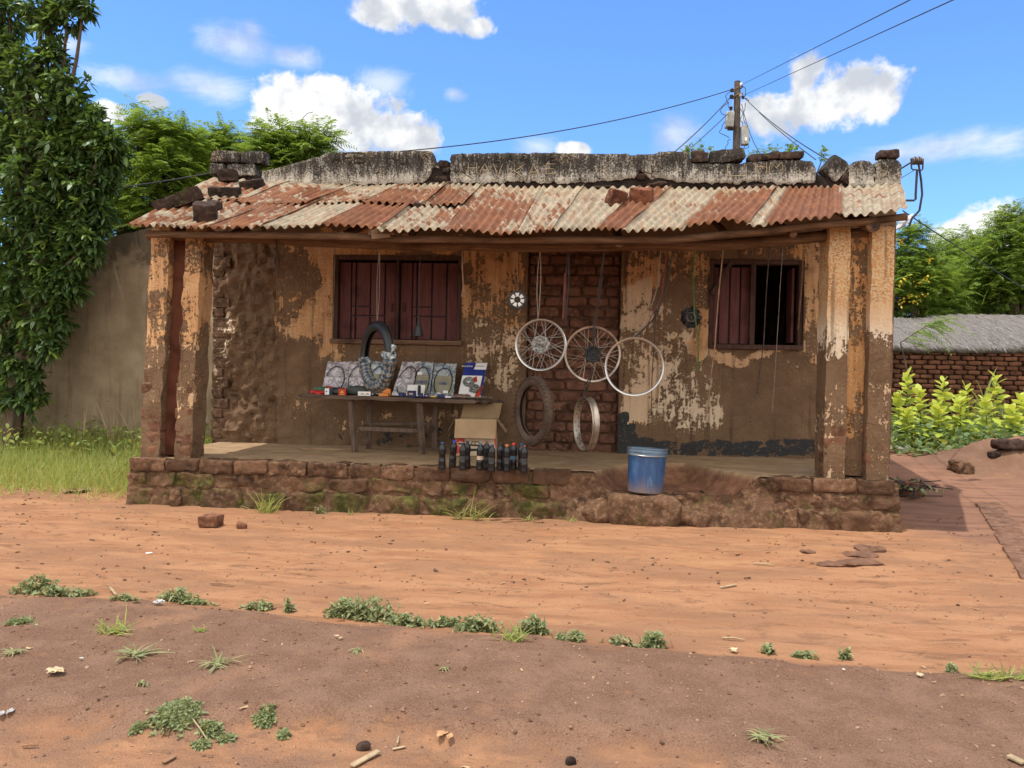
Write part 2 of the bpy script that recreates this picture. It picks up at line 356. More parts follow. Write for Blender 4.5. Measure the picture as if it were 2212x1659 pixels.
M = dict(
 wall=mat_wall(), parapet=mat_parapet(), roof=mat_roof(), ground=mat_ground(), floor=mat_floor(), check=mat_check(), thatch=mat_thatch(), render=mat_wallplaster(),
 brick=mat_brick('old clay brick', (.085, .036, .022), (.20, .088, .052), mossy=True),
 infill=mat_brick('bare infill brick', (.100, .046, .030), (.175, .083, .055), (.22, .12, .08)),
 mortar=simple('mud mortar', (.085, .047, .030), .95, 0, .3, 9, .1, .8),
 sooty=mat_brick('weather blackened brick', (.026, .018, .015), (.060, .036, .028), (.10, .07, .05), mossy=True),
 redbrick=mat_brick('orange broken brick', (.085, .034, .022), (.24, .095, .052), (.30, .14, .08)),
 farbrick=mat_brick('boundary brick', (.085, .036, .021), (.185, .080, .045), (.09, .055, .03)),
 plinth=mat_brick('mossy plinth brick', (.075, .041, .025), (.150, .080, .046), (.24, .14, .085), mossy=True, b=1.),
 beam=mat_wood('grey brown pole timber', (.075, .040, .022), (.165, .096, .055), (.25, 3, 3)),
 shutter=mat_wood('maroon painted boards', (.085, .030, .029), (.135, .052, .048), (2.5, 2.5, .18), .7),
 frame=mat_wood('dark window timber', (.050, .026, .021), (.092, .052, .040), (2.5, 2.5, .2), .8),
 sill=mat_wood('bare sill timber', (.10, .058, .034), (.20, .125, .08), (.2, 3, 3)),
 table=mat_wood('grey table planks', (.066, .044, .032), (.15, .105, .078), (.3, 3, 3)),
 leg=mat_wood('grey table legs', (.070, .047, .034), (.15, .104, .076), (3, 3, .3)),
 card=simple('brown cardboard', (.33, .225, .125), .85, 0, .12, 5), cardin=simple('cardboard inside', (.25, .165, .09), .9, 0, .15, 5),
 print_pale=simple('pale box print', (.40, .31, .22), .8, 0, .1), print_red=simple('red box print', (.36, .045, .035), .6), ink=simple('black ink', (.02, .018, .017), .6),
 rubber=simple('black rubber', (.012, .012, .013), .42, 0, .3, 12, .4, .3), dusty=simple('dusty rubber', (.070, .047, .034), .85, 0, .35, 7, .2, .5),
 chrome=simple('bright alloy', (.50, .49, .47), .38, .8, .12, 6), steel=simple('spoke steel', (.33, .31, .28), .42, .8, .25, 6), alloy=simple('cast alloy hub', (.20, .20, .19), .55, .5, .7, 38, .4, .6),
 oldchrome=simple('tarnished chrome', (.33, .28, .23), .40, .7, .4, 7), black=simple('black hub paint', (.012, .012, .013), .5, .2, .3, 20, .4, .3), white=simple('white label paint', (.74, .74, .72), .55, 0, .06),
 cord=simple('dark cord', (.035, .026, .022), .85, 0, .4, 20), tan=simple('tan string', (.19, .115, .066), .9, 0, .3, 20), greycord=simple('grey strip', (.16, .13, .105), .85, 0, .3, 15),
 greencord=simple('green cord', (.055, .115, .030), .8, 0, .3, 15), redcord=simple('faded red strip', (.105, .032, .026), .85, 0, .3, 15),
 pillarbrick=mat_brick('dusty pillar brick', (.115, .055, .034), (.21, .098, .058), (.19, .12, .075), b=.9), kerb=mat_brick('earth covered kerb brick', (.125, .066, .044), (.18, .096, .062), (.22, .12, .075)), blue=None, silver=None)
def mat_bucket():
    n = NT('scuffed blue plastic'); v = n.noise(9, 6, .65, sc=(1.6, 1.6, .4)); z = n.n('ShaderNodeSeparateXYZ'); n.put(z.inputs[0], n.tc)
    c = n.mix(n.ss(v, .35, .7), (.013, .040, .115), (.028, .080, .185)); c = n.mix(n.ss(n.noise(13, 5, .6, sc=(1.5, 1.5, .5)), .60, .70), c, (.075, .125, .21))
    d = n.ss(n.ma('ADD', z.outputs[2], n.ma('MULTIPLY', n.noise(8, 5), .25)), .28, .12)
    c = n.mix(n.ma('MULTIPLY', d, .75), c, (.16, .11, .08)); return n.done(c, .5, 0, n.bump(v, .15, .004), .4)
M['blue'] = mat_bucket()
def foil(name, c1, c2):
    n = NT(name); v = n.noise(11, 6, .7, dist=1.2); c = n.mix(n.ss(v, .38, .64), c1, c2)
    return n.done(c, n.ma('ADD', n.ma('MULTIPLY', v, .3), .12), .25, n.bump(v, .9, .02), .6)
M['silver'] = foil('silver pink foil bag', (.24, .215, .23), (.66, .62, .635)); M['bluefoil'] = foil('clear blue bag', (.17, .215, .27), (.55, .60, .62))
M['olive'] = simple('olive card insert', (.26, .245, .165), .5, 0, .15, 9)
M['redplastic'] = simple('red plastic', (.40, .022, .02), .35, 0, .25, 20); M['orangebox'] = simple('orange carton', (.58, .20, .035), .55, 0, .1); M['navybox'] = simple('navy carton', (.018, .022, .085), .5, 0, .3, 20)
M['greenplastic'] = simple('green wrapper', (.045, .12, .06), .4); M['brownish'] = simple('brown carton', (.20, .09, .035), .6); M['redcard'] = simple('red carton', (.42, .04, .02), .5)
M['navy'] = simple('navy print', (.02, .035, .20), .4); M['blueink'] = simple('blue ink', (.03, .06, .30), .4); M['teal'] = simple('teal carton', (.05, .10, .15), .5); M['yellowprint'] = simple('yellow print', (.62, .40, .06), .5)
M['oil'] = simple('oil filled bottle plastic', (.009, .009, .010), .22, 0, .3, 12, .35); M['bottle_label'] = simple('blank smoky label', (.035, .034, .033), .45, 0, .2)
# ------------------------------------------------------------------ light, sky and clouds
SUN_EL, SUN_AZ = R(73.5), R(207)           # azimuth of the direction TO the sun, counter-clockwise from +X
sv = Vector((math.cos(SUN_EL)*math.cos(SUN_AZ), math.cos(SUN_EL)*math.sin(SUN_AZ)+.0, math.sin(SUN_EL)))
sl = bpy.data.lights.new('sun', 'SUN'); sl.energy = 2.5; sl.angle = R(.53); sl.color = (1., .955, .88)
so = bpy.data.objects.new('sun', sl); COL.objects.link(so); so.rotation_euler = sv.to_track_quat('Z', 'Y').to_euler(); so.location = (0, 0, 30)
wd = bpy.data.worlds.new('World'); SC.world = wd; wd.use_nodes = True; T = wd.node_tree; T.nodes.clear()
def wn(ty, **k):
    x = T.nodes.new(ty)
    for a, b in k.items(): setattr(x, a, b)
    return x
def wm(op, a, b=None, cl=False):
    x = wn('ShaderNodeMath', operation=op, use_clamp=cl)
    for i, v in enumerate((a, b)):
        if v is None: continue
        if isinstance(v, bpy.types.NodeSocket): T.links.new(v, x.inputs[i])
        else: x.inputs[i].default_value = v
    return x.outputs[0]
SKYS = .15
sky = wn('ShaderNodeTexSky', sky_type='NISHITA', sun_disc=False); sky.sun_elevation = SUN_EL; sky.sun_rotation = R(90)-SUN_AZ
sky.altitude = 900; sky.air_density = 1.15; sky.dust_density = .3; sky.ozone_density = 4.5
tc = wn('ShaderNodeTexCoord').outputs['Generated']
CL = [(905, -5, 150, 60), (830, 25, 70, 45), (965, 22, 85, 45), (1032, 58, 46, 32), (650, 232, 100, 70), (735, 262, 150, 95), (870, 295, 85, 55), (590, 262, 60, 55), (690, 195, 60, 40),
      (332, 216, 36, 20), (235, 243, 44, 28), (1238, 324, 46, 20), (1760, 235, 170, 62), (1850, 200, 110, 66), (1738, 160, 42, 52), (1655, 240, 70, 52), (1900, 215, 55, 60), (40, 205, 70, 40), (60, 330, 70, 70),
      (2130, 475, 66, 46), (2075, 505, 90, 42), (2180, 520, 90, 50)]
WI = [(515, 90, 90, 50), (545, 70, 34, 34), (455, 190, 100, 40), (255, 168, 110, 34), (140, 95, 70, 26), (1460, 292, 60, 44), (1160, 318, 60, 30), (2040, 318, 190, 34), (2170, 312, 90, 50), (1950, 330, 120, 24),
      (830, 185, 60, 40), (985, 205, 30, 20), (630, 120, 60, 30), (2100, 300, 60, 30), (640, 320, 130, 40), (280, 300, 120, 60)]
def field(lst):
    tot = None
    for px, py, rx, ry in lst:
        d = ray(px, py); d = d/np.linalg.norm(d); e = ray(px+rx, py); e = e/np.linalg.norm(e); g = ray(px, py-ry); g = g/np.linalg.norm(g)
        s = wn('ShaderNodeVectorMath', operation='SUBTRACT'); T.links.new(tc, s.inputs[0]); s.inputs[1].default_value = tuple(d)
        m = wn('ShaderNodeVectorMath', operation='MULTIPLY'); T.links.new(s.outputs[0], m.inputs[0])
        m.inputs[1].default_value = (1/abs(e-d)[0]/1.12, .0, 1/abs(g-d)[2]/1.12); l = wn('ShaderNodeVectorMath', operation='LENGTH'); T.links.new(m.outputs[0], l.inputs[0])
        v = wm('SUBTRACT', 1., l.outputs['Value'])
        if tot is None: tot = v
        else:
            x = wn('ShaderNodeMath', operation='SMOOTH_MAX'); T.links.new(tot, x.inputs[0]); T.links.new(v, x.inputs[1]); x.inputs[2].default_value = .25; tot = x.outputs[0]
    return tot
def wnoise(sc, det, ro, off=(0, 0, 0), st=(1, 1, 1), dist=0):
    mp = wn('ShaderNodeMapping'); T.links.new(tc, mp.inputs[0]); mp.inputs['Location'].default_value = off; mp.inputs['Scale'].default_value = st
    x = wn('ShaderNodeTexNoise'); T.links.new(mp.outputs[0], x.inputs[0]); x.inputs['Scale'].default_value = sc; x.inputs['Detail'].default_value = det; x.inputs['Roughness'].default_value = ro; x.inputs['Distortion'].default_value = dist
    return x.outputs[0]
def sstep(v, a, b):
    x = wn('ShaderNodeMapRange', interpolation_type='SMOOTHSTEP'); T.links.new(v, x.inputs[0]); x.inputs[1].default_value = a; x.inputs[2].default_value = b; return x.outputs[0]
n5 = wnoise(44, 8, .62, (2, 8, 4), (1, 1, 1), .4); n1 = wnoise(17, 9, .58); n2 = wnoise(11, 9, .68, (3, 1, 2), (.55, 1, 1.9), 1.2); n3 = wnoise(26, 6, .55, (1, 5, 2)); n4 = wnoise(10, 4, .5, (7, 7, 1))
den = sstep(wm('ADD', field(CL), wm('ADD', wm('MULTIPLY', wm('SUBTRACT', n1, .5), 1.35), wm('MULTIPLY', wm('SUBTRACT', n5, .5), 1.0))), .02, .40)
wis = wm('MULTIPLY', sstep(wm('ADD', field(WI), wm('MULTIPLY', wm('SUBTRACT', n2, .5), 2.1)), -.05, 1.05), .58)
sep = wn('ShaderNodeSeparateXYZ'); T.links.new(tc, sep.inputs[0])      # bright unseen cloud cover overhead and behind the viewer, added to fill the shade
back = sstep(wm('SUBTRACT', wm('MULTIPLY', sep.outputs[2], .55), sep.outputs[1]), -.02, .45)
fill_cov = wm('MULTIPLY', back, sstep(wm('ADD', wnoise(2.2, 7, .6, (4, 2, 9)), wm('MULTIPLY', n1, .25)), .43, .58))
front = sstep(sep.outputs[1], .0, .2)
tot = wm('MAXIMUM', wm('MULTIPLY', wm('MAXIMUM', den, wis), front), fill_cov)
def wmix(f, a, b):
    x = wn('ShaderNodeMix', data_type='RGBA')
    for i, v in ((0, f), (6, a), (7, b)):
        if isinstance(v, bpy.types.NodeSocket): T.links.new(v, x.inputs[i])
        else: x.inputs[i].default_value = v
    return x.outputs[2]
cc = wmix(sstep(wm('ADD', n3, wm('MULTIPLY', n4, 1.1)), .86, 1.22), (2.35, 2.52, 2.8, 1), (4.1, 4.1, 4.05, 1)); cc = wmix(back, cc, (8.6, 8.3, 7.8, 1))  # added fill cover is set far brighter than the clouds in view
skc = wn('ShaderNodeMix', data_type='RGBA', blend_type='MULTIPLY'); skc.inputs[0].default_value = 1.; T.links.new(sky.outputs[0], skc.inputs[6]); skc.inputs[7].default_value = (.55, .74, .96, 1)
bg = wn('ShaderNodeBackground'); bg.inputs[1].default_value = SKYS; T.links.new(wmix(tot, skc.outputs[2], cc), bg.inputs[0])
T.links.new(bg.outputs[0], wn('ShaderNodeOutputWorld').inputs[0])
SC.view_settings.view_transform = 'Standard'; SC.view_settings.look = 'None'; SC.view_settings.exposure = .86; SC.view_settings.gamma = 1
# ------------------------------------------------------------------ ground
def axis(a, b, st, far):
    fine = list(np.arange(a, b+1e-6, st)); out = []; s = st; x = b
    while x < far: s *= 1.35; x += s; out.append(x)
    lo = []; s = st; x = a
    while x > -far: s *= 1.35; x -= s; lo.append(x)
    return lo[::-1]+fine+out
def ground():
    xs = axis(-3.2, 10.6, .04, 320); ys = axis(-5.6, -.1, .03, 320)
    ys = [y for y in ys if y <= -.1]+list(np.arange(-.06, 5.0, .08))+[y for y in axis(0, 5, .2, 320) if y > 5]
    nx, ny = len(xs), len(ys); V = []; C = []
    for y in ys:
        for x in xs:
            z = H(x, y)
            b = l = g = p = 0.
            if abs(x-4) < 16 and -9 < y < 14:
                b, l = zones(x, y); l2 = l*(.55+.45*sm((2.2-x)/2)); b = b*(1-l2)
                g = max(sm((y-1.0-.5*(x > 7))/1.3)*sm((1.5-x)/1.), sm((y-4.6)/1.0))
                p = sm((x-6.3)/1.3)*sm((y+1.5)/1.6)*.85
                d = math.hypot((x-MND.x)/1.25, (y-MND.y-.30)); p = max(p, sm(1.5-d)); b = max(b, .8*sm((1.25-d)*2.2))
            elif y > 2: g = 1.
            V.append((x, y, z)); C.append((b, g, p, 1))
    I = np.arange(nx*ny).reshape(ny, nx)
    Fc = np.stack([I[:-1, :-1], I[:-1, 1:], I[1:, 1:], I[1:, :-1]], -1).reshape(-1, 4)
    o = rawmesh('ground', V, Fc, M['ground'], None, C); o.data.polygons.foreach_set('use_smooth', [True]*len(o.data.polygons))
    o['kind'] = 'structure'; o['label'] = 'orange red trodden earth yard with darker brown verge'
ground()
# ------------------------------------------------------------------ the shop building
shop = thing('shop_building', 'low mud brick shop with peeling ochre plaster, corrugated veranda roof and broken parapet', 'building', (3.4, .9, 0))
W0, W1 = -.137, 7.43; RT = 3.30           # wall ends, wall top behind the roof
win1 = (1.264, 2.745, 1.59, 2.597); win2 = (5.474, 6.48, 1.60, 2.575); door = (P(1137, 770, D).x, P(1338, 770, D).x, ZF-.02, 2.66)
PATCH = [  # survey rectangles of paint left on the wall: x0,x1,y0,y1, paint, pale, tar, softness
 (600, 690, 520, 720, .46, .1, 0, 20), (676, 724, 515, 725, .86, .12, 0, 12), (700, 1005, 500, 556, .80, 0, 0, 12), (700, 760, 600, 790, .56, .15, 0, 25), (735, 1000, 755, 790, .30, .1, 0, 15),
 (996, 1135, 520, 700, .53, .12, 0, 16), (1010, 1135, 690, 840, .48, .62, 0, 22), (1070, 1125, 780, 850, .66, .7, 0, 18), (1338, 1530, 520, 640, .46, .10, 0, 18), (1338, 1420, 610, 930, .62, .62, 0, 16), (1345, 1530, 660, 760, .50, .68, 0, 22),
 (1340, 1560, 760, 930, .43, .85, 0, 30), (1495, 1532, 520, 780, .66, .12, 0, 10), (1530, 1760, 748, 772, .74, .35, 0, 8), (1735, 1782, 530, 800, .58, .2, 0, 14), (1690, 1775, 770, 830, .42, .6, 0, 20), (1540, 1780, 520, 560, .46, 0, 0, 15),
 (458, 492, 690, 835, .52, .95, 0, 9), (620, 780, 830, 900, .33, .3, 0, 30), (700, 1010, 890, 925, .36, .35, 0, 22), (600, 680, 640, 730, .46, .25, 0, 20), (560, 1010, 760, 800, .26, .2, 0, 25)]
TAR = [(715, 1060, 922, 968, .38, 14), (1335, 1368, 890, 990, .80, 12), (1355, 1395, 920, 990, .75, 14), (1380, 1800, 948, 990, .66, 12)]
def wall_px(p):                            # survey pixel of a wall point
    d = np.array(p)-CAM; z = d@fw; return 1106+FPX*(d@rt)/z, 829.5-FPX*(d@up)/z
def wpaint(u, v, p):
    x, y = wall_px(p); q = Vector((p[0], 7, p[2])); pa, pl, ta = .06, .2, .0; y0_ = y; x += 30*noise.fractal(q*1.9, 1, 2, 3); y += 34*noise.fractal(q*1.9+Vector((9, 0, 3)), 1, 2, 3)
    for x0, x1, y0, y1, a, b, _, s in PATCH:
        s *= 1.7; w = sm((x-x0)/s+.5)*sm((x1-x)/s+.5)*sm((y-y0)/s+.5)*sm((y1-y)/s+.5)
        if w*a > pa-.0: pl = pl*(1-w)+b*w
        pa = max(pa, a*w+pa*(1-w))
    y = .35*y+.65*y0_
    for x0, x1, y0, y1, a, s in TAR:
        ta = max(ta, a*sm((x-x0)/s+.5)*sm((x1-x)/s+.5)*sm((y-y0)/s+.5)*sm((y1-y)/s+.5))
    return (pa, pl, ta)
def openwall(name, holes, xs, zs, y, par, mat):
    xs = sorted(set([round(a, 4) for a in xs]+[round(h[i], 4) for h in holes for i in (0, 1)])); zs = sorted(set([round(a, 4) for a in zs]+[round(h[i], 4) for h in holes for i in (2, 3)]))
    mb = MB(); idx = {}
    def dy(x, z):
        px, _ = wall_px((x, y, z)); ro = 2.4 if px < 600 else (.8 if px < 720 else .55)
        q = Vector((x, 3, z)); d = ro*(.016*noise.fractal(q*3.4, 1, 2, 4)+(.021 if px < 610 else .012)*noise.noise(q*11)+(.011 if px < 610 else .006)*noise.noise(q*26))
        if px < 690: d -= .026*max(0, noise.noise(Vector((x*4.2, 0, z*8.5))))*sm((690-px)/70)
        return y+d
    vs = []; cs = []; fs = []
    for i, x in enumerate(xs):
        for j, z in enumerate(zs):
            e = any(abs(x-h[0]) < 1e-3 or abs(x-h[1]) < 1e-3 for h in holes) and False
            p = (x, dy(x, z), z); vs.append(p); cs.append(wpaint(0, 0, (x, y, z)))
    nz = len(zs)
    for i in range(len(xs)-1):
        for j in range(nz-1):
            cx, cz = (xs[i]+xs[i+1])/2, (zs[j]+zs[j+1])/2
            if any(h[0] < cx < h[1] and h[2] < cz < h[3] for h in holes): continue
            a = i*nz+j; fs.append((a, a+nz, a+nz+1, a+1))
    mb.add(vs, fs, cs)
    for h in holes:                        # reveals, starting just behind the ragged face
        for a, b in (((h[0], h[2]), (h[0], h[3])), ((h[1], h[3]), (h[1], h[2])), ((h[0], h[3]), (h[1], h[3])), ((h[1], h[2]), (h[0], h[2]))):
            c0 = wpaint(0, 0, (a[0], y, a[1])); n = len(mb.v)
            mb.add([(a[0], y-.008, a[1]), (b[0], y-.008, b[1]), (b[0], y+.22, b[1]), (a[0], y+.22, a[1])], [(0, 1, 2, 3)], [(c0[0]*.7, c0[1], 0)]*4)
    return mb.build(name, mat, par, recalc=False)
openwall('front_wall', [win1, win2, door], np.arange(W0, W1+.01, .028), np.arange(ZF-.03, RT, .028), D, shop, M['wall'])
for x0, x1 in ((W0-.0, W0+.22), (W1-.22, W1)):      # side walls
    mb = MB(); mb.c = (.12, .2, 0); mb.rock(((x0+x1)/2, D+1.95, 1.7), (.215, 3.45, 3.44), None, .012, 30, 3 if x0 < 1 else 5, 26, 3.); mb.build('side_wall', M['wall'], shop)
mb = MB(); mb.c = (.1, .2, 0); mb.box((3.65, D+3.8, 1.7), (7.6, .22, 3.5)); mb.build('rear_wall', M['wall'], shop)
mb = MB(); mb.box((3.65, D+1.95, 3.42), (7.3, 3.5, .08)); mb.box((3.65, D+1.95, ZF-.06), (7.2, 3.5, .06)); mb.build('ceiling_slab', M['mortar'], shop)
# quoin bricks showing at the left wall end
mb = MB(); z = .47; k = 0
while z < 2.75:
    w = .20 if k % 2 else .13; mb.c = (random.random()*.6, 0, .7); mb.rock((W0+w/2-.012, D+.025, z+.055), (w, .09, .106), (0, random.uniform(-.02, .02), 0), .009, 9, k, 14, 12); z += .116; k += 1
mb.build('quoin_bricks', mat_brick('mud coloured brick', (.085, .048, .029), (.15, .09, .057), (.2, .125, .08)), shop)
# bricked up doorway
mb = MB(); dx0, dx1 = door[0], door[1]; mb2 = MB(); mb2.grid(lambda u, v: (dx0-.02+u*(dx1-dx0+.04), D+.105+.006*noise.noise(Vector((u*30, v*60, 1))), ZF-.04+v*2.3), 40, 90)
z = ZF-.02; row = 0
while z < door[3]:
    h = .112+random.uniform(-.006, .006); x = dx0-(.13 if row % 2 else 0)-random.uniform(0, .05)
    while x < dx1:
        w = .245+random.uniform(-.03, .02); a, b = max(x, dx0+.004), min(x+w, dx1-.004)
        if b-a > .05:
            mb.c = (random.random(), 0, random.random()*.9); mb.rock(((a+b)/2, D+.115+random.uniform(-.008, .008), z+h/2), (b-a-.012, .10, h-.013), (0, random.uniform(-.02, .02), 0), .011, 8, random.random()*50, 6, 10)
        x += w+.004
    z += h+.005; row += 1
di = mb.build('doorway_infill', M['infill'], shop); mb2.build('mortar_bed', M['mortar'], di)
# windows
def window(w, kind):
    x0, x1, z0, z1 = w; yb = D+.07
    fr = MB(); t = .05
    fr.box((x0+t/2, yb, (z0+z1)/2), (t, .11, z1-z0-.004)); fr.box((x1-t/2, yb, (z0+z1)/2), (t, .11, z1-z0-.004))
    fr.box(((x0+x1)/2, yb, z1-t/2), (x1-x0-2*t-.002, .108, t)); mx = (x0+x1)/2-(.0 if kind == 1 else .03)
    fr.box((mx, yb-.004, (z0+z1)/2), (.055 if kind == 2 else .03, .10, z1-z0-2*t))
    f = fr.build('window', M['frame'], shop)
    s = MB(); s.box(((x0+x1)/2, D+.03, z0+.022), (x1-x0-.01 if kind == 2 else x1-x0+.03, .17, .05)); s.build('sill', M['sill'] if kind == 1 else M['frame'], f)
    for k, (a, b) in enumerate(((x0+t, mx-.02), (mx+.02, x1-t))):
        if kind == 2 and k == 1:
            sh = MB(); sh.box((x1-t-.045, yb+.10, (z0+z1)/2), (.03, .20, z1-z0-.16)); sh.build('shutter', M['shutter'], f); continue
        sh = MB(); ws = (.21, .075, .25, .25, .195) if kind == 1 else (.16, .28, .28, .26); u = 0; hh = z1-z0-2*t-.03; zm = (z0+z1)/2-.01
        for i, w_ in enumerate(ws):
            xa = a+(b-a)*(u+w_/2+.004); ww = (b-a)*w_-.013; u += w_+.004; zs = [(0, 1)] if kind == 2 or i in (0, 4) else ([(0, .30), (.31, .42), (.43, 1)] if i < 3 else [(0, .30), (.31, 1)])
            for c0, c1 in zs: sh.box((xa, yb+.010+random.uniform(-.004, .004), zm-hh/2+hh*(c0+c1)/2), (ww, .028, hh*(c1-c0)-.004), None, .004)
        bk_ = MB(); bk_.box(((a+b)/2, yb+.036, zm), (b-a, .016, hh), None, 0); bk_.build('backing_board', M['black'], f)
        so_ = sh.build('shutter', M['shutter'], f)
    if kind == 2:
        br = MB(); br.beam(P(1537, 636, D-.0), P(1580, 566, D-.0), .03, .045); br.build('brace', M['frame'], f)
    else:
        
        for o_ in (-.07, .075): la = MB(); la.box((mx+o_, yb-.02, z0+.42), (.02, .02, .10)); la.build('latch', M['frame'], f)
window(win1, 1); window(win2, 2)
# veranda floor with the eroded hollow at the front
def hollow(x, y):
    px = [1180, 1285, 1330, 1380, 1480, 1560, 1690, 1745]; pts = [F(a, b) for a, b in zip(px, [1035, 1019, 1006, 1001, 1000, 1017, 1038, 1050])]
    ye = interp(x, [p.x for p in pts], [p.y for p in pts]); s = ye+.03*fbm(x, y, 6)-y
    return s, sm((x-pts[0].x)/.25)*sm((pts[-1].x-x)/.2)
def floorz(x, y):
    s, m = hollow(x, y); z = ZF+.004*fbm(x, y, 2)+.003*fbm(x, y, 9)
    hp = F(1170, 1000)
    d = m*sm((s+.03)/.10)*(.075+.10*sm(s/.38)+.03*fbm(x, y, 4))
    q = F(690, 970); e = math.hypot((x-q.x)/.22, (y-q.y)/.10); d += .035*sm((1.05-e+.25*fbm(x, y, 7))/.25)
    q = F(452, 972); e = math.hypot((x-q.x)/.12, (y-q.y)/.04); d += .03*sm((1.1-e)/.3)
    return z-d, min(1, d*22)
def fcol(u, v, p): return (floorz(p[0], p[1])[1], 0, 0)
mb = MB(); mb.grid(lambda u, v: (-.06+u*6.86, .03+v*1.80, floorz(-.06+u*6.86, .03+v*1.80)[0]), 340, 150, fcol); mb.build('veranda_floor', M['floor'], shop, recalc=False)
# plinth: courses of worn brick over packed mud
mb = MB(); seed = 0
def hol_x(x): return hollow(x, .05)[1]
for row, (z0, z1) in enumerate(((.305, .432), (.168, .30), (-.05, .165))):
    x = -.07-(.16 if row == 1 else .05 if row == 2 else 0)
    while x < 6.80:
        w = (.335 if row < 2 else .40)+random.uniform(-.05, .05); seed += 1; a, b = max(x, -.09), min(x+w, 6.83); h = hol_x((a+b)/2)
        if b-a < .07: x += w; continue
        if row == 0 and h > .45: x += w; continue
        zt = z1-(.05*h if row == 1 else 0); moss = (.02, .34, .52)[row]*(1 if (a+b)/2 < 5.0 else .5)+random.uniform(-.05, .08)
        if 1.2 < (a+b)/2 < 3.9 and row: moss += .08
        if row == 1 and (a < .5 or 2.6 < a < 3.6): moss += .22
        mb.c = (random.random(), moss, random.random()*.8)
        mb.rock(((a+b)/2, .055+random.uniform(-.012, .012)+(.008 if row == 1 else -.008*row), (z0+zt)/2), (b-a-.012, .20, zt-z0-.007), (0, random.uniform(-.012, .012), random.uniform(-.03, .03)), .018+.014*(row > 0)+.02*h, 12, seed, 13 if row == 0 else 9, 7)
        x += w
for px, py, sz, s in ((1345, 1104, (.26, .16, .13), 1), (1412, 1098, (.30, .18, .15), 2), (1290, 1112, (.2, .12, .09), 3), (1890, 1130, (.26, .16, .18), 9), (385, 1070, (.26, .12, .18), 11)):
    p = P(px, py, -.03); mb.c = (.45, .34 if px < 1500 else .22, .6); mb.rock((p.x, .01, max(.03, p.z)), sz, (0, s*.3, s), .05, 12, s*7, 3, 5)
q = P(1393, 1064, .02)                    # slumped ledge that carries the bucket
mb.c = (.5, .30, .7); mb.rock((q.x-.02, -.02, q.z-.142), (.62, .40, .285), (0, .02, .05), .022, 16, 21, 6, 5); mb.rock((q.x+.34, -.03, q.z-.19), (.44, .28, .2), (0, .3, .1), .04, 12, 24, 3, 5); mb.rock((q.x-.38, -.02, q.z-.17), (.36, .24, .22), (0, -.2, -.1), .04, 12, 27, 3, 5)
pl = mb.build('plinth', M['plinth'], shop)
mb = MB(); mb.c = (.45, .36, .6)
def core(u, v):
    x = -.07+u*6.88; top = min(.405, floorz(x, .05)[0]-.002); h = hol_x(x)
    if v > .8: return (x, .0+(v-.8)*.8, top+(floorz(x, (v-.8)*.8)[0]-.004-top)*sm((v-.8)*8)*h)
    z = -.06+(top+.06)*v/.8; f = 1-min(1, max(0, z)/.3)
    return (x, -.012-.045*f-.06*h*f+.018*fbm(x, z, 5)+.012*fbm(x, z, 14), z)
mb.grid(core, 260, 20); mb.build('mud_core', M['plinth'], pl)
mb = MB(); mb.c = (.5, .2, .6); mb.rock(((W0+W1)/2, D+.135, .19), (W1-W0-.02, .20, .50), None, .012, 40, 4, 60, 3); mb.build('foundation', M['plinth'], shop)
for x in (-.045, 6.775): mb = MB(); mb.c = (.5, .3, .6); mb.rock((x, .95, .19), (.10, 1.62, .445), None, .016, 20, x, 30, 4); mb.build('plinth_end', M['plinth'], pl)
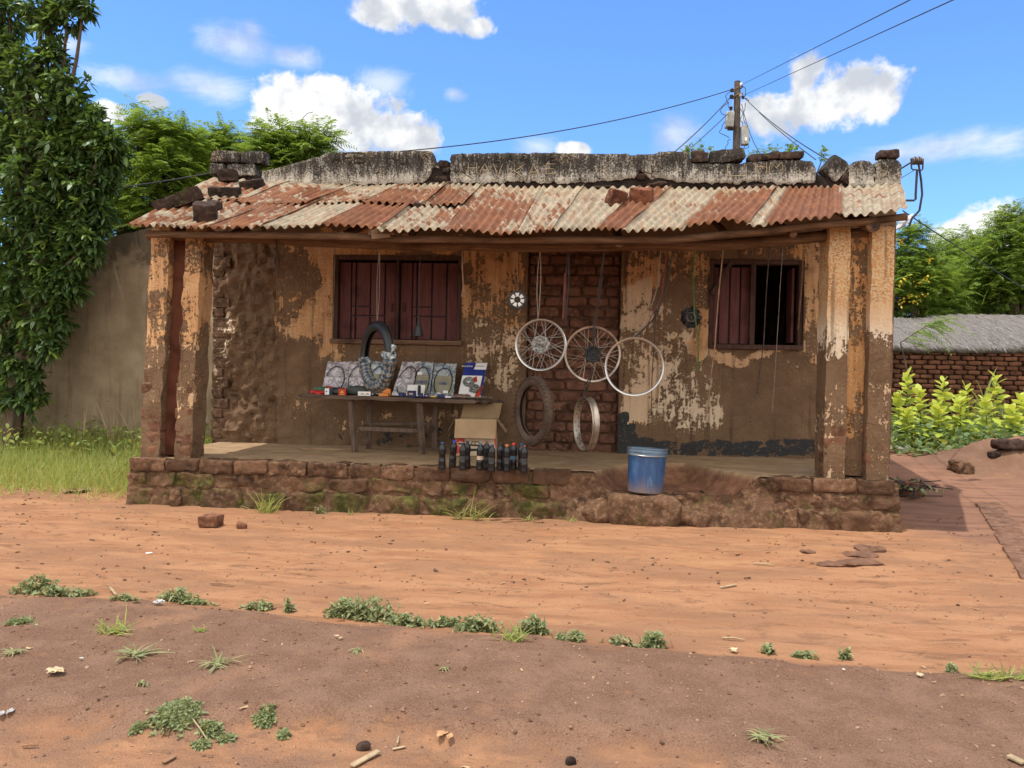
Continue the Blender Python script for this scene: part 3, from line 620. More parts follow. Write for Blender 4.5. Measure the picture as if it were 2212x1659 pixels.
# pillars
def pillar(px_edges_b, top_px, kind, sd):
    xa0, xa1, xb0, xb1 = [P(a, 1010, .04).x for a in px_edges_b]; zt = 2.62
    mb = MB(); bb = MB()
    def tone(vs):
        out = []
        for v in vs:
            t = (v[2]-ZF)/2.1; q = noise.noise(Vector((v[0]*3, sd, v[2]*2.2)))
            if kind == 0: out.append((max(.16, min(.72, .30+.55*(t-.35)+.18*q)), .12+.25*(t < .5), 0))
            else: out.append((min(1.25, max(.14, (t-.40)*3.4+.25*q)) if t > .40 else .35+.12*q, max(0, min(1, (.75-t)*7+.25*q))*(t > .4)+.5*(t <= .4), 0))
        return out
    for i, (a, b, yd) in enumerate(((xa0, xa1, .27), (xb0, xb1, .27))):
        n0 = len(mb.v); lean = .075 if kind == 0 else 0
        mb.rock(((a+b)/2, .04+yd/2, (ZF+zt)/2-.01), (b-a, yd, zt-ZF+.03), None, .020 if kind == 0 else .008, 34, sd+i*9, 60, 6)
        mb.k[n0:] = tone(mb.v[n0:])
        mb.v[n0:] = [(x+lean*(z-ZF)/2.2, y, z) for x, y, z in mb.v[n0:]]
        if True:                            # bare lower bricks stand proud of the lost plaster
            z = ZF+.01; k = 0
            while z < ZF+(.62 if kind == 0 else .40):
                if random.random() < .8:
                    bb.c = (random.random()*.9, 0, random.uniform(.3, 1)); bb.rock(((a+b)/2+random.uniform(-.006, .006), .045+.06, z+.055), (b-a+(.014 if kind == 0 else .008), .125, .108), None, .009, 9, k+sd*5+i, 10, 11)
                z += .118; k += 1
    p = mb.build('pillar', M['wall'], shop); bb.build('bare_bricks', M['pillarbrick'], p)
    mb = MB(); n0 = 0
    mb.rock(((xa1+xb0)/2+(.037 if kind == 0 else 0), .215, (ZF+zt)/2), (xb0-xa1+.10, .16, zt-ZF-.02), None, .006, 24, sd+30, 60, 5)
    mb.k = [(min(.8, max(.1, .62+.3*noise.noise(Vector((v[0]*4, 1, v[2]*1.8)))-.35*(v[2] < .75))) if kind else .08, 0, 0) for v in mb.v]
    if kind == 0: mb.c = (.4, 0, .1); mb.k = [(.35, 0, .1)]*len(mb.v)
    mb.build('recess_panel', M['wall'] if kind else mat_brick('red oxide washed panel', (.085, .028, .016), (.135, .052, .030), (.16, .07, .04), b=.3), p)
pillar((303, 343, 377, 411), None, 0, 2); pillar((1779, 1826, 1871, 1920), None, 1, 8)
# pole timbers under the roof
def pole(pxs, Y, rad, name='roof_beam', n=10):
    pts = []; rs = []
    q = [P(a, b, Y) for a, b in pxs]
    for i in range(len(q)-1):
        for k in range(8):
            t = k/8; p = q[i].lerp(q[i+1], t); p += Vector((0, .008*noise.noise(p*3), .010*noise.noise(p*2.2))); pts.append(p); rs.append(rad*(1+.12*noise.noise(p*4)))
    pts.append(q[-1]); rs.append(rad); mb = MB(); mb.tube(pts, rs, n); return mb.build(name, M['beam'], shop)
pole([(318, 506), (620, 508), (900, 516), (1200, 519), (1450, 517), (1560, 507), (1700, 494), (1850, 480), (1958, 468)], -.14, .034)
pole([(322, 508), (470, 512), (700, 523), (900, 531), (1150, 533), (1350, 530), (1560, 529), (1720, 517), (1930, 498)], .16, .050)
for a, b, Y0, rad in ((738, 509, -.16, .04), (1338, 523, -.10, .046), (1887, 487, -.16, .060)):
    p = P(a, b, Y0); mb = MB(); mb.tube([p, p+Vector((0, .03, .004)), p+Vector((.02, 1.9, .62 if a < 1800 else .7))], [rad*.95, rad, rad*.8], 14)
    o = mb.build('rafter', M['beam'], shop)
    if a > 1800:
        h = MB(); h.rock(p+Vector((.008, -.004, -.004)), (.035, .012, .026), None, .006, 5, 3, 3, 30); h.build('knot_hole', M['black'], o)
p = P(823, 505, -.24); mb = MB(); mb.box(p, (.17, .03, .085), (0, -.12, 0)); mb.box(p+Vector((-.02, .012, .03)), (.20, .02, .05), (0, -.2, 0)); mb.build('nailed_board', M['beam'], shop)
for a in (520, 900, 1100, 1560, 1700):
    p = P(a, 515, .1); mb = MB(); mb.tube([p+Vector((0, -.2, -.0)), p+Vector((.02, 1.62, .66))], .032, 8); mb.build('rafter', M['beam'], shop)
# corrugated roof
BT = [(270, 440), (288, 462), (440, 690), (620, 812), (930, 1015), (1130, 1180), (1340, 1440), (1500, 1585), (1630, 1690), (1800, 1800), (1957, 1945)]
BY = [(270, 490), (330, 491), (440, 497), (620, 493), (740, 492), (820, 500), (930, 500), (1100, 502), (1340, 500), (1470, 497), (1530, 489), (1565, 478), (1610, 492), (1650, 491), (1740, 478), (1830, 468), (1910, 466), (1960, 460)]
TY = [(440, 402), (470, 392), (560, 396), (660, 404), (800, 408), (1000, 405), (1300, 408), (1500, 410), (1800, 407), (1945, 403)]
EAVE = -.30
def rp(bpx, v):
    tp = interp(bpx, [a for a, _ in BT], [b for _, b in BT])
    b = P(bpx, interp(bpx, [a for a, _ in BY], [b for _, b in BY])-3, EAVE); t = P(tp, interp(tp, [a for a, _ in TY], [b for _, b in TY])-2, D-.035)
    return b.lerp(t, v)
roof = bpy.data.objects.new('roof', None); COL.objects.link(roof); roof.parent = shop; ORG[roof.name] = ORG[shop.name]
def sheet(b0, b1, v0, v1, rust, lift, sd):
    v0 += random.uniform(-.028, .02) if v0 == 0 else random.uniform(-.03, .02); W = (rp(b1, .3)-rp(b0, .3)).length; nc = max(2, round(W/.077)); nu = nc*8; nv = max(6, int(18*(v1-v0)))
    rag = [random.uniform(-.006, .004) for _ in range(nu+1)]
    def fn(u, v):
        vv = v0+(v1-v0)*v; bx = b0+(b1-b0)*u; p = rp(bx, vv); s = math.sin(2*PI*nc*u)
        p = p+Vector((0, -.38, .92))*(.016*s+lift+.030*max(0, u-.86)/.14*(v1 < 1 or v0 > 0 or sd % 2)+.024*noise.noise(Vector((u*2+sd, vv*3, 1)))+.007*noise.noise(Vector((u*7+sd, vv*9, 1))))
        if v == 0: p.y += rag[int(u*nu)]
        return p
    mb = MB()
    def cf(u, v, p):
        t = v0+(v1-v0)*v; r = rust+.10*noise.noise(Vector((sd*3.1+u*1.5, t*2, 0)))
        if t > .86: r -= .35
        return (r+.10, u, v)
    mb.grid(fn, nu, nv, cf); o = mb.build('roof_sheet', M['roof'], roof, recalc=False)
    md = o.modifiers.new('gauge', 'SOLIDIFY'); md.thickness = .003; md.offset = 0
LOW = .54
for i, (a, b, r) in enumerate(((272, 449, .42), (444, 566, .55), (561, 694, .12), (689, 820, .86), (812, 962, .33))): sheet(a, b, 0, LOW, r, .004*(i % 2), i)
for i, (a, b, r) in enumerate(((272, 398, .40), (392, 556, .60), (550, 700, .46), (694, 860, .62), (854, 962, .60))): sheet(a, b, LOW-.06, 1, r, .022+.004*(i % 2), i+10)
for i, (a, b, r) in enumerate(((956, 1126, .50), (1120, 1196, .32), (1190, 1294, .12), (1288, 1352, .85), (1346, 1480, .20), (1474, 1618, .70), (1612, 1656, .12), (1650, 1818, .86), (1812, 1960, .16))): sheet(a, b, 0, 1, r, .006+.005*(i % 2), i+20)
# parapet: rendered skin over a brick core
YP = D-.055
def slab(name, top, bot, th, y0, mat, par, rough=.012, step=.022, sd=0):
    xs = [P(a, 365, y0).x for a, _ in top]; zs = [P(a, b, y0).z for a, b in top]; bx = [P(a, 400, y0).x for a, _ in bot]; bz = [P(a, b-(5 if rough == .012 else 0), y0).z for a, b in bot]
    n = max(4, int((xs[-1]-xs[0])/step)); m = 16; mb = MB()
    def fn(side):
        def g(u, v):
            x = xs[0]+u*(xs[-1]-xs[0]); w = .011*noise.noise(Vector((x*14, sd, 0)))+.007*noise.noise(Vector((x*37, sd, 4)))
            zt = interp(x, xs, zs)+w; zb = interp(x, bx, bz)+w*2.6+.022*noise.noise(Vector((x*9, sd, 7)))
            z = zb+(zt-zb)*v; q = Vector((x*5, sd+side*5, z*5)); d = rough*(noise.fractal(q, 1, 2, 4)); e = .018*(1-min(1, min(v, 1-v)*8))**2
            xx = x+(.016*noise.noise(Vector((z*22, sd, u))) if u in (0, 1) else 0)
            return (xx, y0+(th if side else 0)+d+(-e if side else e), z)
        return g
    mb.grid(fn(0), n, m); k = len(mb.v); mb.grid(fn(1), n, m, None, True)
    for i in range(n):
        for j in (0, m): a = i*(m+1)+j; mb.f.append((a, a+m+1, k+a+m+1, k+a) if j == 0 else (a+m+1, a, k+a, k+a+m+1))
    for j in range(m):
        for i in (0, n): a = i*(m+1)+j; mb.f.append((a+1, a, k+a, k+a+1) if i == 0 else (a, a+1, k+a+1, k+a))
    return mb.build(name, mat, par)
par = slab('parapet', [(566, 368), (600, 362), (640, 350), (692, 336), (704, 329), (760, 327), (850, 325), (932, 325), (939, 348), (944, 352), (950, 362)], [(566, 404), (640, 406), (690, 402), (760, 403), (850, 400), (880, 401), (912, 396), (928, 386), (935, 372), (948, 364)], .20, YP, M['parapet'], shop, sd=1)
slab('parapet_section', [(973, 334), (985, 331), (1050, 330), (1180, 329), (1300, 331), (1355, 331), (1362, 334), (1418, 331), (1424, 327), (1487, 326), (1493, 352), (1540, 353), (1605, 352), (1625, 348), (1700, 344), (1756, 347), (1762, 362)], [(973, 399), (1050, 400), (1120, 396), (1200, 400), (1300, 396), (1372, 388), (1385, 374), (1400, 386), (1480, 398), (1560, 400), (1650, 396), (1700, 402), (1762, 398)], .20, YP, M['parapet'], shop, sd=2)
slab('parapet_block', [(1834, 358), (1845, 348), (1862, 345), (1880, 347), (1889, 356)], [(1834, 404), (1889, 404)], .20, YP, M['parapet'], shop, .02, sd=3)
slab('parapet_block', [(1891, 352), (1900, 344), (1925, 342), (1942, 345), (1947, 352)], [(1891, 404), (1947, 404)], .20, YP, M['parapet'], shop, .02, sd=4)
slab('brick_core', [(462, 386), (560, 378), (640, 366), (700, 345), (930, 340), (948, 352), (975, 350), (1400, 345), (1640, 358), (1756, 365), (1775, 378), (1830, 385), (1945, 362)], [(462, 408), (1000, 411), (1945, 408)], .16, YP+.035, M['sooty'], shop, .03, sd=5)
mb = MB()
for px, py, w, h, s in ((957, 352, 26, 16, 1), (962, 367, 22, 13, 2), (950, 387, 30, 16, 3), (968, 396, 28, 15, 4), (1384, 380, 20, 13, 5), (1420, 396, 50, 9, 6), (1630, 401, 60, 8, 7), (935, 399, 34, 10, 8), (1060, 403, 60, 8, 9), (1300, 402, 60, 8, 9.5)):
    p = P(px, py, YP); mb = MB(); mb.c = (s/10, 0, .5); mb.rock((p.x, YP+.07, p.z), (w*.0052, .13, h*.0052), (0, .1*(s % 3-1), 0), .02, 7, s, 4, 9); mb.build('exposed_brick', M['sooty'], shop)

# scratched lettering on the parapet
ink = simple('scratched dark lettering', (.022, .018, .016), .95, 0, .3, 30); pale = simple('scratched pale lettering', (.29, .22, .13), .95, 0, .3, 30)
GL = {'A': [(0, 0, .5, 1), (.5, 1, 1, 0), (.2, .4, .8, .4)], 'F': [(0, 0, 0, 1), (0, 1, 1, 1), (0, .55, .7, .55)], 'E': [(0, 0, 0, 1), (0, 1, 1, 1), (0, .5, .8, .5), (0, 0, 1, 0)], 'H': [(0, 0, 0, 1), (1, 0, 1, 1), (0, .5, 1, .5)], 'U': [(0, 1, 0, 0), (0, 0, 1, 0), (1, 0, 1, 1)], 'I': [(.5, 0, .5, 1)], 'L': [(0, 1, 0, 0), (0, 0, 1, 0)],
      'D': [(0, 0, 0, 1), (0, 1, .8, .8), (.8, .8, .8, .2), (.8, .2, 0, 0)], 'R': [(0, 0, 0, 1), (0, 1, .9, .8), (.9, .8, 0, .5), (.2, .5, 1, 0)], 'N': [(0, 0, 0, 1), (0, 1, 1, 0), (1, 0, 1, 1)], 'V': [(0, 1, .5, 0), (.5, 0, 1, 1)], 'K': [(0, 0, 0, 1), (0, .5, 1, 1), (0, .5, 1, 0)], 'J': [(1, 1, 1, 0), (1, 0, 0, 0)], 'M': [(0, 0, .1, 1), (.1, 1, .5, .4), (.5, .4, .9, 1), (.9, 1, 1, 0)], '\\': [(0, 1, 1, 0)]}
def scratch(mat, items, rad):
    mb = MB()
    for ch, x0, x1, y0, y1 in items:
        for a, b, c, d in GL[ch]:
            p = P(x0+(x1-x0)*a, y1+(y0-y1)*b, YP-.010); q = P(x0+(x1-x0)*c, y1+(y0-y1)*d, YP-.010)
            mb.tube([p, p.lerp(q, .5)+Vector((.006*random.uniform(-1, 1), 0, .006*random.uniform(-1, 1))), q], [rad, rad*1.2, rad*.7], 5)
    mb.build('lettering', mat, par)
scratch(ink, [('A', 715, 738, 331, 352), ('F', 742, 762, 331, 352), ('E', 766, 786, 331, 350), ('H', 834, 852, 330, 352), ('U', 864, 877, 332, 352), ('\\', 903, 916, 332, 352), ('\\', 998, 1012, 331, 349), ('I', 1018, 1024, 332, 349), ('I', 1028, 1034, 332, 349), ('L', 1070, 1078, 332, 349), ('A', 1096, 1108, 332, 348), ('D', 1128, 1148, 332, 347), ('I', 1172, 1178, 332, 349), ('E', 1188, 1206, 333, 348)], .0065)
scratch(pale, [('H', 1012, 1030, 352, 374), ('A', 1036, 1058, 354, 376), ('V', 1066, 1086, 354, 384), ('I', 1094, 1100, 354, 380), ('K', 1112, 1134, 354, 384), ('A', 1140, 1164, 354, 384), ('E', 1180, 1200, 354, 376), ('U', 1571, 1612, 356, 380), ('H', 1632, 1656, 350, 372), ('M', 1662, 1692, 350, 372), ('J', 1838, 1860, 352, 368)], .0036)
# ------------------------------------------------------------------ loose bricks
def brick(label, c, size, rot, mat, seed, moss=0., tone=.5, dust=.4, rough=.014, cat='brick', name='loose_brick', group=None, pw=13):
    mb = MB(); mb.c = (tone, moss, dust); mb.rock(c, size, rot, rough, 9, seed, pw, 8)
    return tag(mb.build(name, mat), label, cat, group)
def roof_at(px, py):                       # point on the veranda roof seen at a survey pixel
    best = None
    for Y in np.arange(EAVE, D, .01):
        p = P(px, py, Y)
        v = (Y-EAVE)/(D-.035-EAVE); bpx = px
        for _ in range(6):
            q = rp(bpx, v); bpx += (p.x-q.x)*230
        e = abs(rp(bpx, v).z-p.z)
        if best is None or e < best[0]: best = (e, p)
    return best[1]
GR = 'bricks weighing down the veranda roof'
SL = .36
for lab, px, py, size, rot, mat, moss, tone, lift in (
 ('long mossy black block lying slanted at the left eave of the roof', 382, 440, (.47, .18, .13), (SL*.5, -.42, .30), 'sooty', .42, .5, .075),
 ('dark upright brick nearest the eave, in front of the mossy long block', 440, 468, (.20, .24, .19), (SL, 0, .35), 'sooty', .05, .8, .07),
 ('small dark brick tucked behind the upright eave brick', 460, 448, (.14, .15, .12), (SL, 0, .5), 'sooty', .05, .9, .05),
 ('flat black brick at the bottom of the small stack on the roof corner', 483, 422, (.31, .17, .135), (SL*.7, 0, .05), 'sooty', .02, .1, .06),
 ('dark brick set on top of the flat black one', 489, 396, (.19, .15, .13), (.1, -.05, .1), 'sooty', .0, .6, .13),
 ('rounded black brick leaning by the parapet end, right of the small stack', 544, 407, (.24, .16, .155), (SL, -.12, -.1), 'sooty', .05, .3, .06),
 ('tiny dark brick chip on the rusty sheet at mid roof', 902, 440, (.085, .09, .055), (SL, .1, .2), 'sooty', 0, .7, .035),
 ('broken red brick half, left one of the pair on the roof', 1332, 437, (.17, .14, .16), (SL, .2, .4), 'redbrick', 0, .15, .085),
 ('orange topped brick, right one of the pair on the roof', 1386, 432, (.215, .14, .15), (SL, .14, -.25), 'redbrick', 0, .75, .085)):
    p = roof_at(px, py+8); brick(lab, p+Vector((0, .03, lift)), size, rot, M[mat], px, moss, tone, .5, .012, group=GR, pw=13)
GR = 'loose blocks on top of the parapet'
for lab, px, py, w, h, rot, mat, tone in (
 ('pale rendered block at the left end of the upper course on the parapet', 492, 342, 64, 25, (0, .03, 0), 'parapet', .5),
 ('shorter rendered block right of the left end block, upper course', 552, 343, 54, 25, (0, -.02, 0), 'parapet', .5),
 ('narrow rendered block under the left end of the upper course', 474, 368, 34, 24, (0, .05, 0), 'parapet', .5),
 ('wide rendered block under the upper course at the left parapet end', 527, 371, 66, 27, (0, -.03, 0), 'parapet', .5),
 ('brown brick right of the tall parapet stub', 1510, 342, 36, 22, (0, .04, 0), 'sooty', .95),
 ('long rendered fragment rising to the right in front of the utility pole', 1568, 340, 72, 24, (0, -.13, 0), 'parapet', .5),
 ('wedge shaped brown fragment right of the utility pole', 1648, 342, 62, 15, (0, -.10, 0), 'sooty', .9),
 ('thin grey fragment with green sprigs behind it', 1706, 339, 48, 15, (0, -.03, 0), 'sooty', .7),
 ('tilted diamond shaped block wedged in the right hand parapet gap', 1801, 366, 40, 44, (0, .72, .1), 'parapet', .5),
 ('small brown stone under the tilted diamond block', 1824, 389, 24, 24, (0, .5, .3), 'sooty', .8),
 ('red brown brick topping the right end of the parapet', 1916, 336, 38, 17, (0, .02, 0), 'sooty', 1.)):
    p = P(px, py, YP+.08); brick(lab, p, (w*.00522, .17, h*.00522), rot, M[mat], px*.7, 0, tone, .6, .018, group=GR, pw=12, name='parapet_stone', cat='masonry block')
p = G(449, 1141); brick('whole brown brick lying alone on the orange ground', p+Vector((0, .05, .048)), (.165, .12, .095), (0, 0, .06), M['brick'], 4, 0, .45, .5, .012)
p = G(518, 1143); brick('small red stone beside the lone brick on the ground', p+Vector((0, .03, .025)), (.075, .06, .055), (0, .3, .4), M['brick'], 9, 0, .7, .3, .014, 'stone', 'stone', None, 3)
# ------------------------------------------------------------------ things hanging from the beam
YH = .19
def wheel(name, label, px, py, R0, mats, rz, spokes=36, hub=None, wid=.042, Y=YH, cat='wheel'):
    c = P(px, py, Y); t = thing(name, label, cat, c); Mx = Matrix.Translation(c) @ Matrix.Rotation(rz, 4, 'Z')
    mb = MB(); mb.M = Mx; w = wid/2
    mb.lathe([(R0-.009, -w), (R0-.002, -w-.003), (R0, -w+.003), (R0-.004, -w+.006), (R0-.011, -.006), (R0-.011, .006), (R0-.004, w-.006), (R0, w-.003), (R0-.002, w+.003), (R0-.009, w), (R0-.018, .010), (R0-.020, 0), (R0-.018, -.010)], 64, 'Y', True)
    mb.build('rim', mats[0], t)
    if hub:
        rh, wh, mh = hub; mb = MB(); mb.M = Mx
        for i in range(spokes):
            a = 2*PI*i/spokes; s = 1 if i % 2 else -1; k = 1 if (i//2) % 2 else -1; b = a+k*.62
            mb.tube([(rh*.9*math.cos(b), s*wh*.8, rh*.9*math.sin(b)), ((R0-.02)*math.cos(a), s*.004, (R0-.02)*math.sin(a))], .0019, 5)
        mb.build('spokes', M['steel'] if mats[0] != M['oldchrome'] else M['oldchrome'], t)
        mb = MB(); mb.M = Mx
        mb.lathe([(.006, -wh-.03), (.009, -wh-.03), (.009, -wh-.006), (.026, -wh-.006), (.028, -wh+.002), (rh*.62, -wh-.002), (rh*.66, -wh+.006), (rh*.90, -wh), (rh, -wh+.004), (rh, -wh+.014), (rh*.8, -wh+.02), (rh*.7, 0), (rh*.8, wh-.02), (rh, wh-.012), (rh, wh), (.02, wh+.002), (.006, wh+.03)], 40, 'Y')
        for i in range(6):
            a = PI*i/3+.3; mb.beam((rh*.25*math.cos(a), -wh-.004, rh*.25*math.sin(a)), (rh*.86*math.cos(a), -wh-.002, rh*.86*math.sin(a)), .010, .008, .002)
        mb.build('hub', mh, t)
    return t, Mx
wheel('spoked_wheel', 'shiny silver spoked wheel with alloy drum hub, hanging by the bricked doorway', 1168, 745, .237, (M['chrome'],), R(-12), 36, (.082, .030, M['alloy']))
wheel('spoked_wheel', 'thin dull rimmed spoked wheel with black hub, hanging between two bright rims', 1280, 765, .258, (M['oldchrome'],), R(4), 36, (.076, .036, M['black']), .03, YH+.06)
wheel('spokeless_wheel', 'plain bright silver rim without spokes, hanging in front of the black hubbed wheel', 1370, 792, .262, (M['chrome'],), R(-4), 0, None, .036, YH-.10, 'wheel rim')
t, Mx = wheel('spokeless_wheel', 'chrome rim turned edge on, hanging low below the black hubbed wheel', 1266, 915, .246, (M['oldchrome'],), R(-69), 0, None, .062, YH+.02, 'wheel rim')
mb = MB(); mb.M = Mx
R0_E = .246-.0195
for i in range(36):
    a = 2*PI*i/36; mb.M = Mx @ Matrix.Rotation(a, 4, 'Y'); mb.rock((R0_E, .014*(1 if i % 2 else -1), 0), (.006, .012, .012), None, .0, 4, 1, 3)
mb.build('spoke_holes', M['black'], t)
def tyre(name, label, px, py, R0, rz, sec, mat, Y, knob, tilt=0.):
    c = P(px, py, Y); t = thing(name, label, 'tyre', c); Mx = Matrix.Translation(c) @ Matrix.Rotation(rz, 4, 'Z') @ Matrix.Rotation(tilt, 4, 'Y'); mb = MB(); mb.M = Mx
    prof = []; a0 = R(28)
    for k in range(13): a = a0+(2*PI-2*a0)*k/12; prof.append((R0-sec-sec*math.cos(a)*1.05, sec*.86*math.sin(a)))
    for k in range(12, -1, -1): a = a0+(2*PI-2*a0)*k/12; prof.append((R0-sec-(sec-.011)*math.cos(a)*1.05, (sec*.86-.011)*math.sin(a)))
    mb.lathe(prof, 72, 'Y', True)
    if knob:
        for i in range(46):
            for j, (yy, dr, w_) in enumerate(((-.034, -.012, .016), (0, 0, .020), (.034, -.012, .016))):
                mb.M = Mx @ Matrix.Rotation(2*PI*(i+.5*(j == 1))/46, 4, 'Y'); mb.box((R0+.001+dr, yy, 0), (.012, w_, .024), (0, 0, (-.3, 0, .3)[j]), .002)
    else:
        for s in (-1, 0, 1): mb.M = Mx; mb.lathe([(R0-.001-.006*abs(s), .022*s-.006), (R0+.003-.006*abs(s), .022*s-.004), (R0+.003-.006*abs(s), .022*s+.004), (R0-.001-.006*abs(s), .022*s+.006)], 72, 'Y')
    mb.build('carcass', mat, t); return t, Mx
tyre('knobbly_tyre', 'dusty knobbly motorcycle tyre hanging under the silver wheel, turned sideways', 1152, 888, .318, R(-57), .046, M['dusty'], YH+.02, True, .05)
t, Mx = tyre('wrapped_tyre', 'black tyre half wrapped in blue checked foil, hanging in front of the table', 814, 770, .332, R(-51), .048, M['rubber'], YH+.06, False)
mb = MB(); mb.M = Mx
def wrapf(u, v):
    a = R(192)+u*R(166); r = .056*(1+.26*noise.noise(Vector((u*13, v*5, 2)))+.16*noise.noise(Vector((u*36, v*9, 4)))); b = v*2*PI; rr = .282+r*1.1*math.cos(b)
    return (rr*math.cos(a), r*math.sin(b), rr*math.sin(a))
mb.grid(wrapf, 90, 26, lambda u, v, p: (u*.83, v*.30, 0)); mb.build('foil_wrap', M['check'], t)
EM = foil('crumpled foil end', (.10, .16, .20), (.55, .58, .55))
for a, s in ((R(192), -1), (R(358), 1)):
    mb = MB(); mb.M = Mx; q = Vector((.282*math.cos(a), 0, .282*math.sin(a))); mb.rock(q+Vector((0, 0, .02)), (.135, .12, .05), (0, s*.2, 0), .03, 9, 3+s, 3, 22); mb.build('wrap_end', EM, t)
mb = MB(); mb.M = Mx; mb.rock(Vector((.34, 0, .06)), (.05, .03, .07), (0, .5, 0), .02, 6, 5, 3, 25); mb.build('wrap_twist', EM, t)
# small sprocket hub with light spokes
c = P(1118, 648, YH+.25); t = thing('sprocket_hub', 'small white and black wheel hub hanging left of the doorway', 'wheel hub', c)
mb = MB(); mb.M = Matrix.Translation(c); mb.lathe([(.030, -.018), (.068, -.022), (.086, -.018), (.090, 0), (.086, .018), (.030, .018)], 44, 'Y')
for i in range(22): a = 2*PI*i/22; mb.box((.091*math.cos(a), 0, .091*math.sin(a)), (.012, .02, .012), (0, -a, 0), .002)
mb.build('drum', simple('dark drum metal', (.05, .048, .045), .55, .3, .4, 30), t); mb = MB()
for i in range(7):
    mb.M = Matrix.Translation(c) @ Matrix.Rotation(2*PI*i/7+.2, 4, 'Y'); mb.poly([(.030, -.011), (.064, -.019), (.064, .019), (.030, .011)], .006); mb.v[-8:] = [(x, y-.029, z) for x, y, z in mb.v[-8:]]
mb.build('painted_segments', M['white'], t)
mb = MB(); mb.M = Matrix.Translation(c); mb.lathe([(.010, -.034), (.026, -.034), (.030, -.02), (.010, -.02)], 28, 'Y', True); mb.build('bearing', M['black'], t)
c = P(1491, 686, YH+.5); t = thing('hub_bundle', 'black finned hub tied with a green cord beside the open window', 'wheel hub', c); mb = MB(); mb.M = Matrix.Translation(c) @ Matrix.Rotation(R(25), 4, 'Z')
mb.lathe([(.02, -.04), (.05, -.042), (.062, -.03), (.085, -.028), (.085, -.018), (.06, -.014), (.055, .015), (.085, .02), (.085, .03), (.05, .035)], 30, 'Y')
for i in range(13): a = 2*PI*i/13+.1*(i % 3); q_ = .080+.012*(i % 2); mb.rock((q_*math.cos(a), -.03+.012*(i % 3), q_*math.sin(a)), (.040, .035, .034), None, .014, 5, i, 3, 30)
mb.build('body', M['black'], t); mb = MB(); mb.M = Matrix.Translation(c)
for i in range(5): mb.tube([(.05*math.cos(i*1.3+k*.6)*(1-.1*k), -.05-.004*i, .045*math.sin(i*1.3+k*.6)) for k in range(6)], .003, 5)
mb.build('wire_tangle', M['greycord'], t)
c = P(904, 713, YH); t = thing('hanging_bell', 'small dark bell shaped part hanging in front of the maroon shutters', 'spare part', c); mb = MB(); mb.M = Matrix.Translation(c)
mb.lathe([(.0, .075), (.012, .073), (.016, .05), (.030, .03), (.040, -.03), (.050, -.055), (.044, -.056), (.03, -.02), (.0, .0)], 22); mb.build('bell', M['black'], t); mb = MB(); mb.M = Matrix.Translation(c); mb.lathe([(0, .105), (.008, .10), (.009, .07)], 10); mb.build('eyelet', M['black'], t)
# cords: each its own thing
def cord(label, pxs, mat, rad=.004, Y=YH, twin=0., name='cord', fray=0, n=6, group='cords hanging from the veranda beam', flat=False):
    mb = MB(); pts = []
    q = [P(p[0], p[1], p[2] if len(p) > 2 else Y) for p in pxs]
    for s in ([0] if not twin else [-1, 1]):
        pts = []
        for i in range(len(q)-1):
            for k in range(6):
                t = k/6; p = q[i].lerp(q[i+1], t); f = math.sin(PI*(i+t)/(len(q)-1)); pts.append(p+Vector((s*twin*f+.004*noise.noise(p*6), .004*noise.noise(p*5+Vector((3, 3, 3))), 0)))
        pts.append(q[-1]); rs = [rad*(1+.35*noise.noise(p*13)) for p in pts]; mb.tube(pts, rs, n)
    for i in range(fray):
        e = q[-1]; mb.tube([e+Vector((0, 0, .03)), e+Vector((random.uniform(-.02, .02), random.uniform(-.01, .01), -.02)), e+Vector((random.uniform(-.035, .035), 0, -random.uniform(.04, .10)))], [rad*.6, rad*.5, rad*.2], 4)
    if flat: mb.v = [(x, YH+(y-YH)*.5, z) for x, y, z in mb.v]
    return tag(mb.build(name, mat), label, 'cord', group)
TB = .16
cord('frayed thin tan string hanging against the bare mud wall', [(600, 514, TB), (598, 620, .5), (597, 738, .8)], M['tan'], .003, fray=3)
cord('thick black rubber loop tied over the beam above the mud wall', [(594, 505, .09), (598, 530, .10), (600, 600, .14)], M['cord'], .008)
cord('pale string hanging down beside the left edge of the shuttered window', [(724, 528, TB), (721, 640, .9), (717, 792, 1.2)], M['greycord'], .004)
cord('doubled grey string holding up the black foil wrapped tyre', [(820, 530, TB), (817, 620), (815, 698, YH+.06)], M['greycord'], .0035, twin=.012)
cord('black cord holding the bell shaped part before the shutters', [(908, 532, TB), (905, 620), (904, 697)], M['cord'], .004)
cord('bunch of frayed tan strips at the right edge of the shuttered window', [(999, 528, TB), (999, 580), (1001, 628)], M['tan'], .008, fray=7)
cord('tan loop of string holding the small hub left of the doorway', [(1115, 540, TB), (1114, 590, .3), (1118, 632, YH+.25)], M['tan'], .004, twin=.014)
cord('doubled grey brown cord holding the silver spoked wheel', [(1167, 538, TB), (1164, 610), (1162, 692)], M['greycord'], .005, twin=.016)
cord('dark hanging strap bundle between the two spoked wheels', [(1228, 530, TB), (1226, 600), (1222, 692)], M['cord'], .007, twin=.012, fray=3)
cord('faded red strip beside the dark strap bundle', [(1221, 590, .18), (1219, 640), (1216, 690)], M['redcord'], .011)
cord('twisted dark cord running from beam to the black hubbed wheel', [(1305, 530, TB), (1298, 610), (1284, 706), (1281, 750, YH+.01)], M['cord'], .006, twin=.009)
cord('short cord tying the knobbly tyre to the silver wheel above it', [(1156, 800, YH-.03), (1148, 812), (1144, 822)], M['cord'], .004)
cord('black strap from the black hub down to the edge on rim', [(1280, 790, YH), (1272, 825), (1264, 850), (1260, 862)], M['cord'], .006, twin=.012)
cord('thin brown cord slanting from the beam to the plain silver rim', [(1428, 532, TB), (1420, 620), (1396, 700), (1364, 731, YH-.1)], M['greycord'], .004)
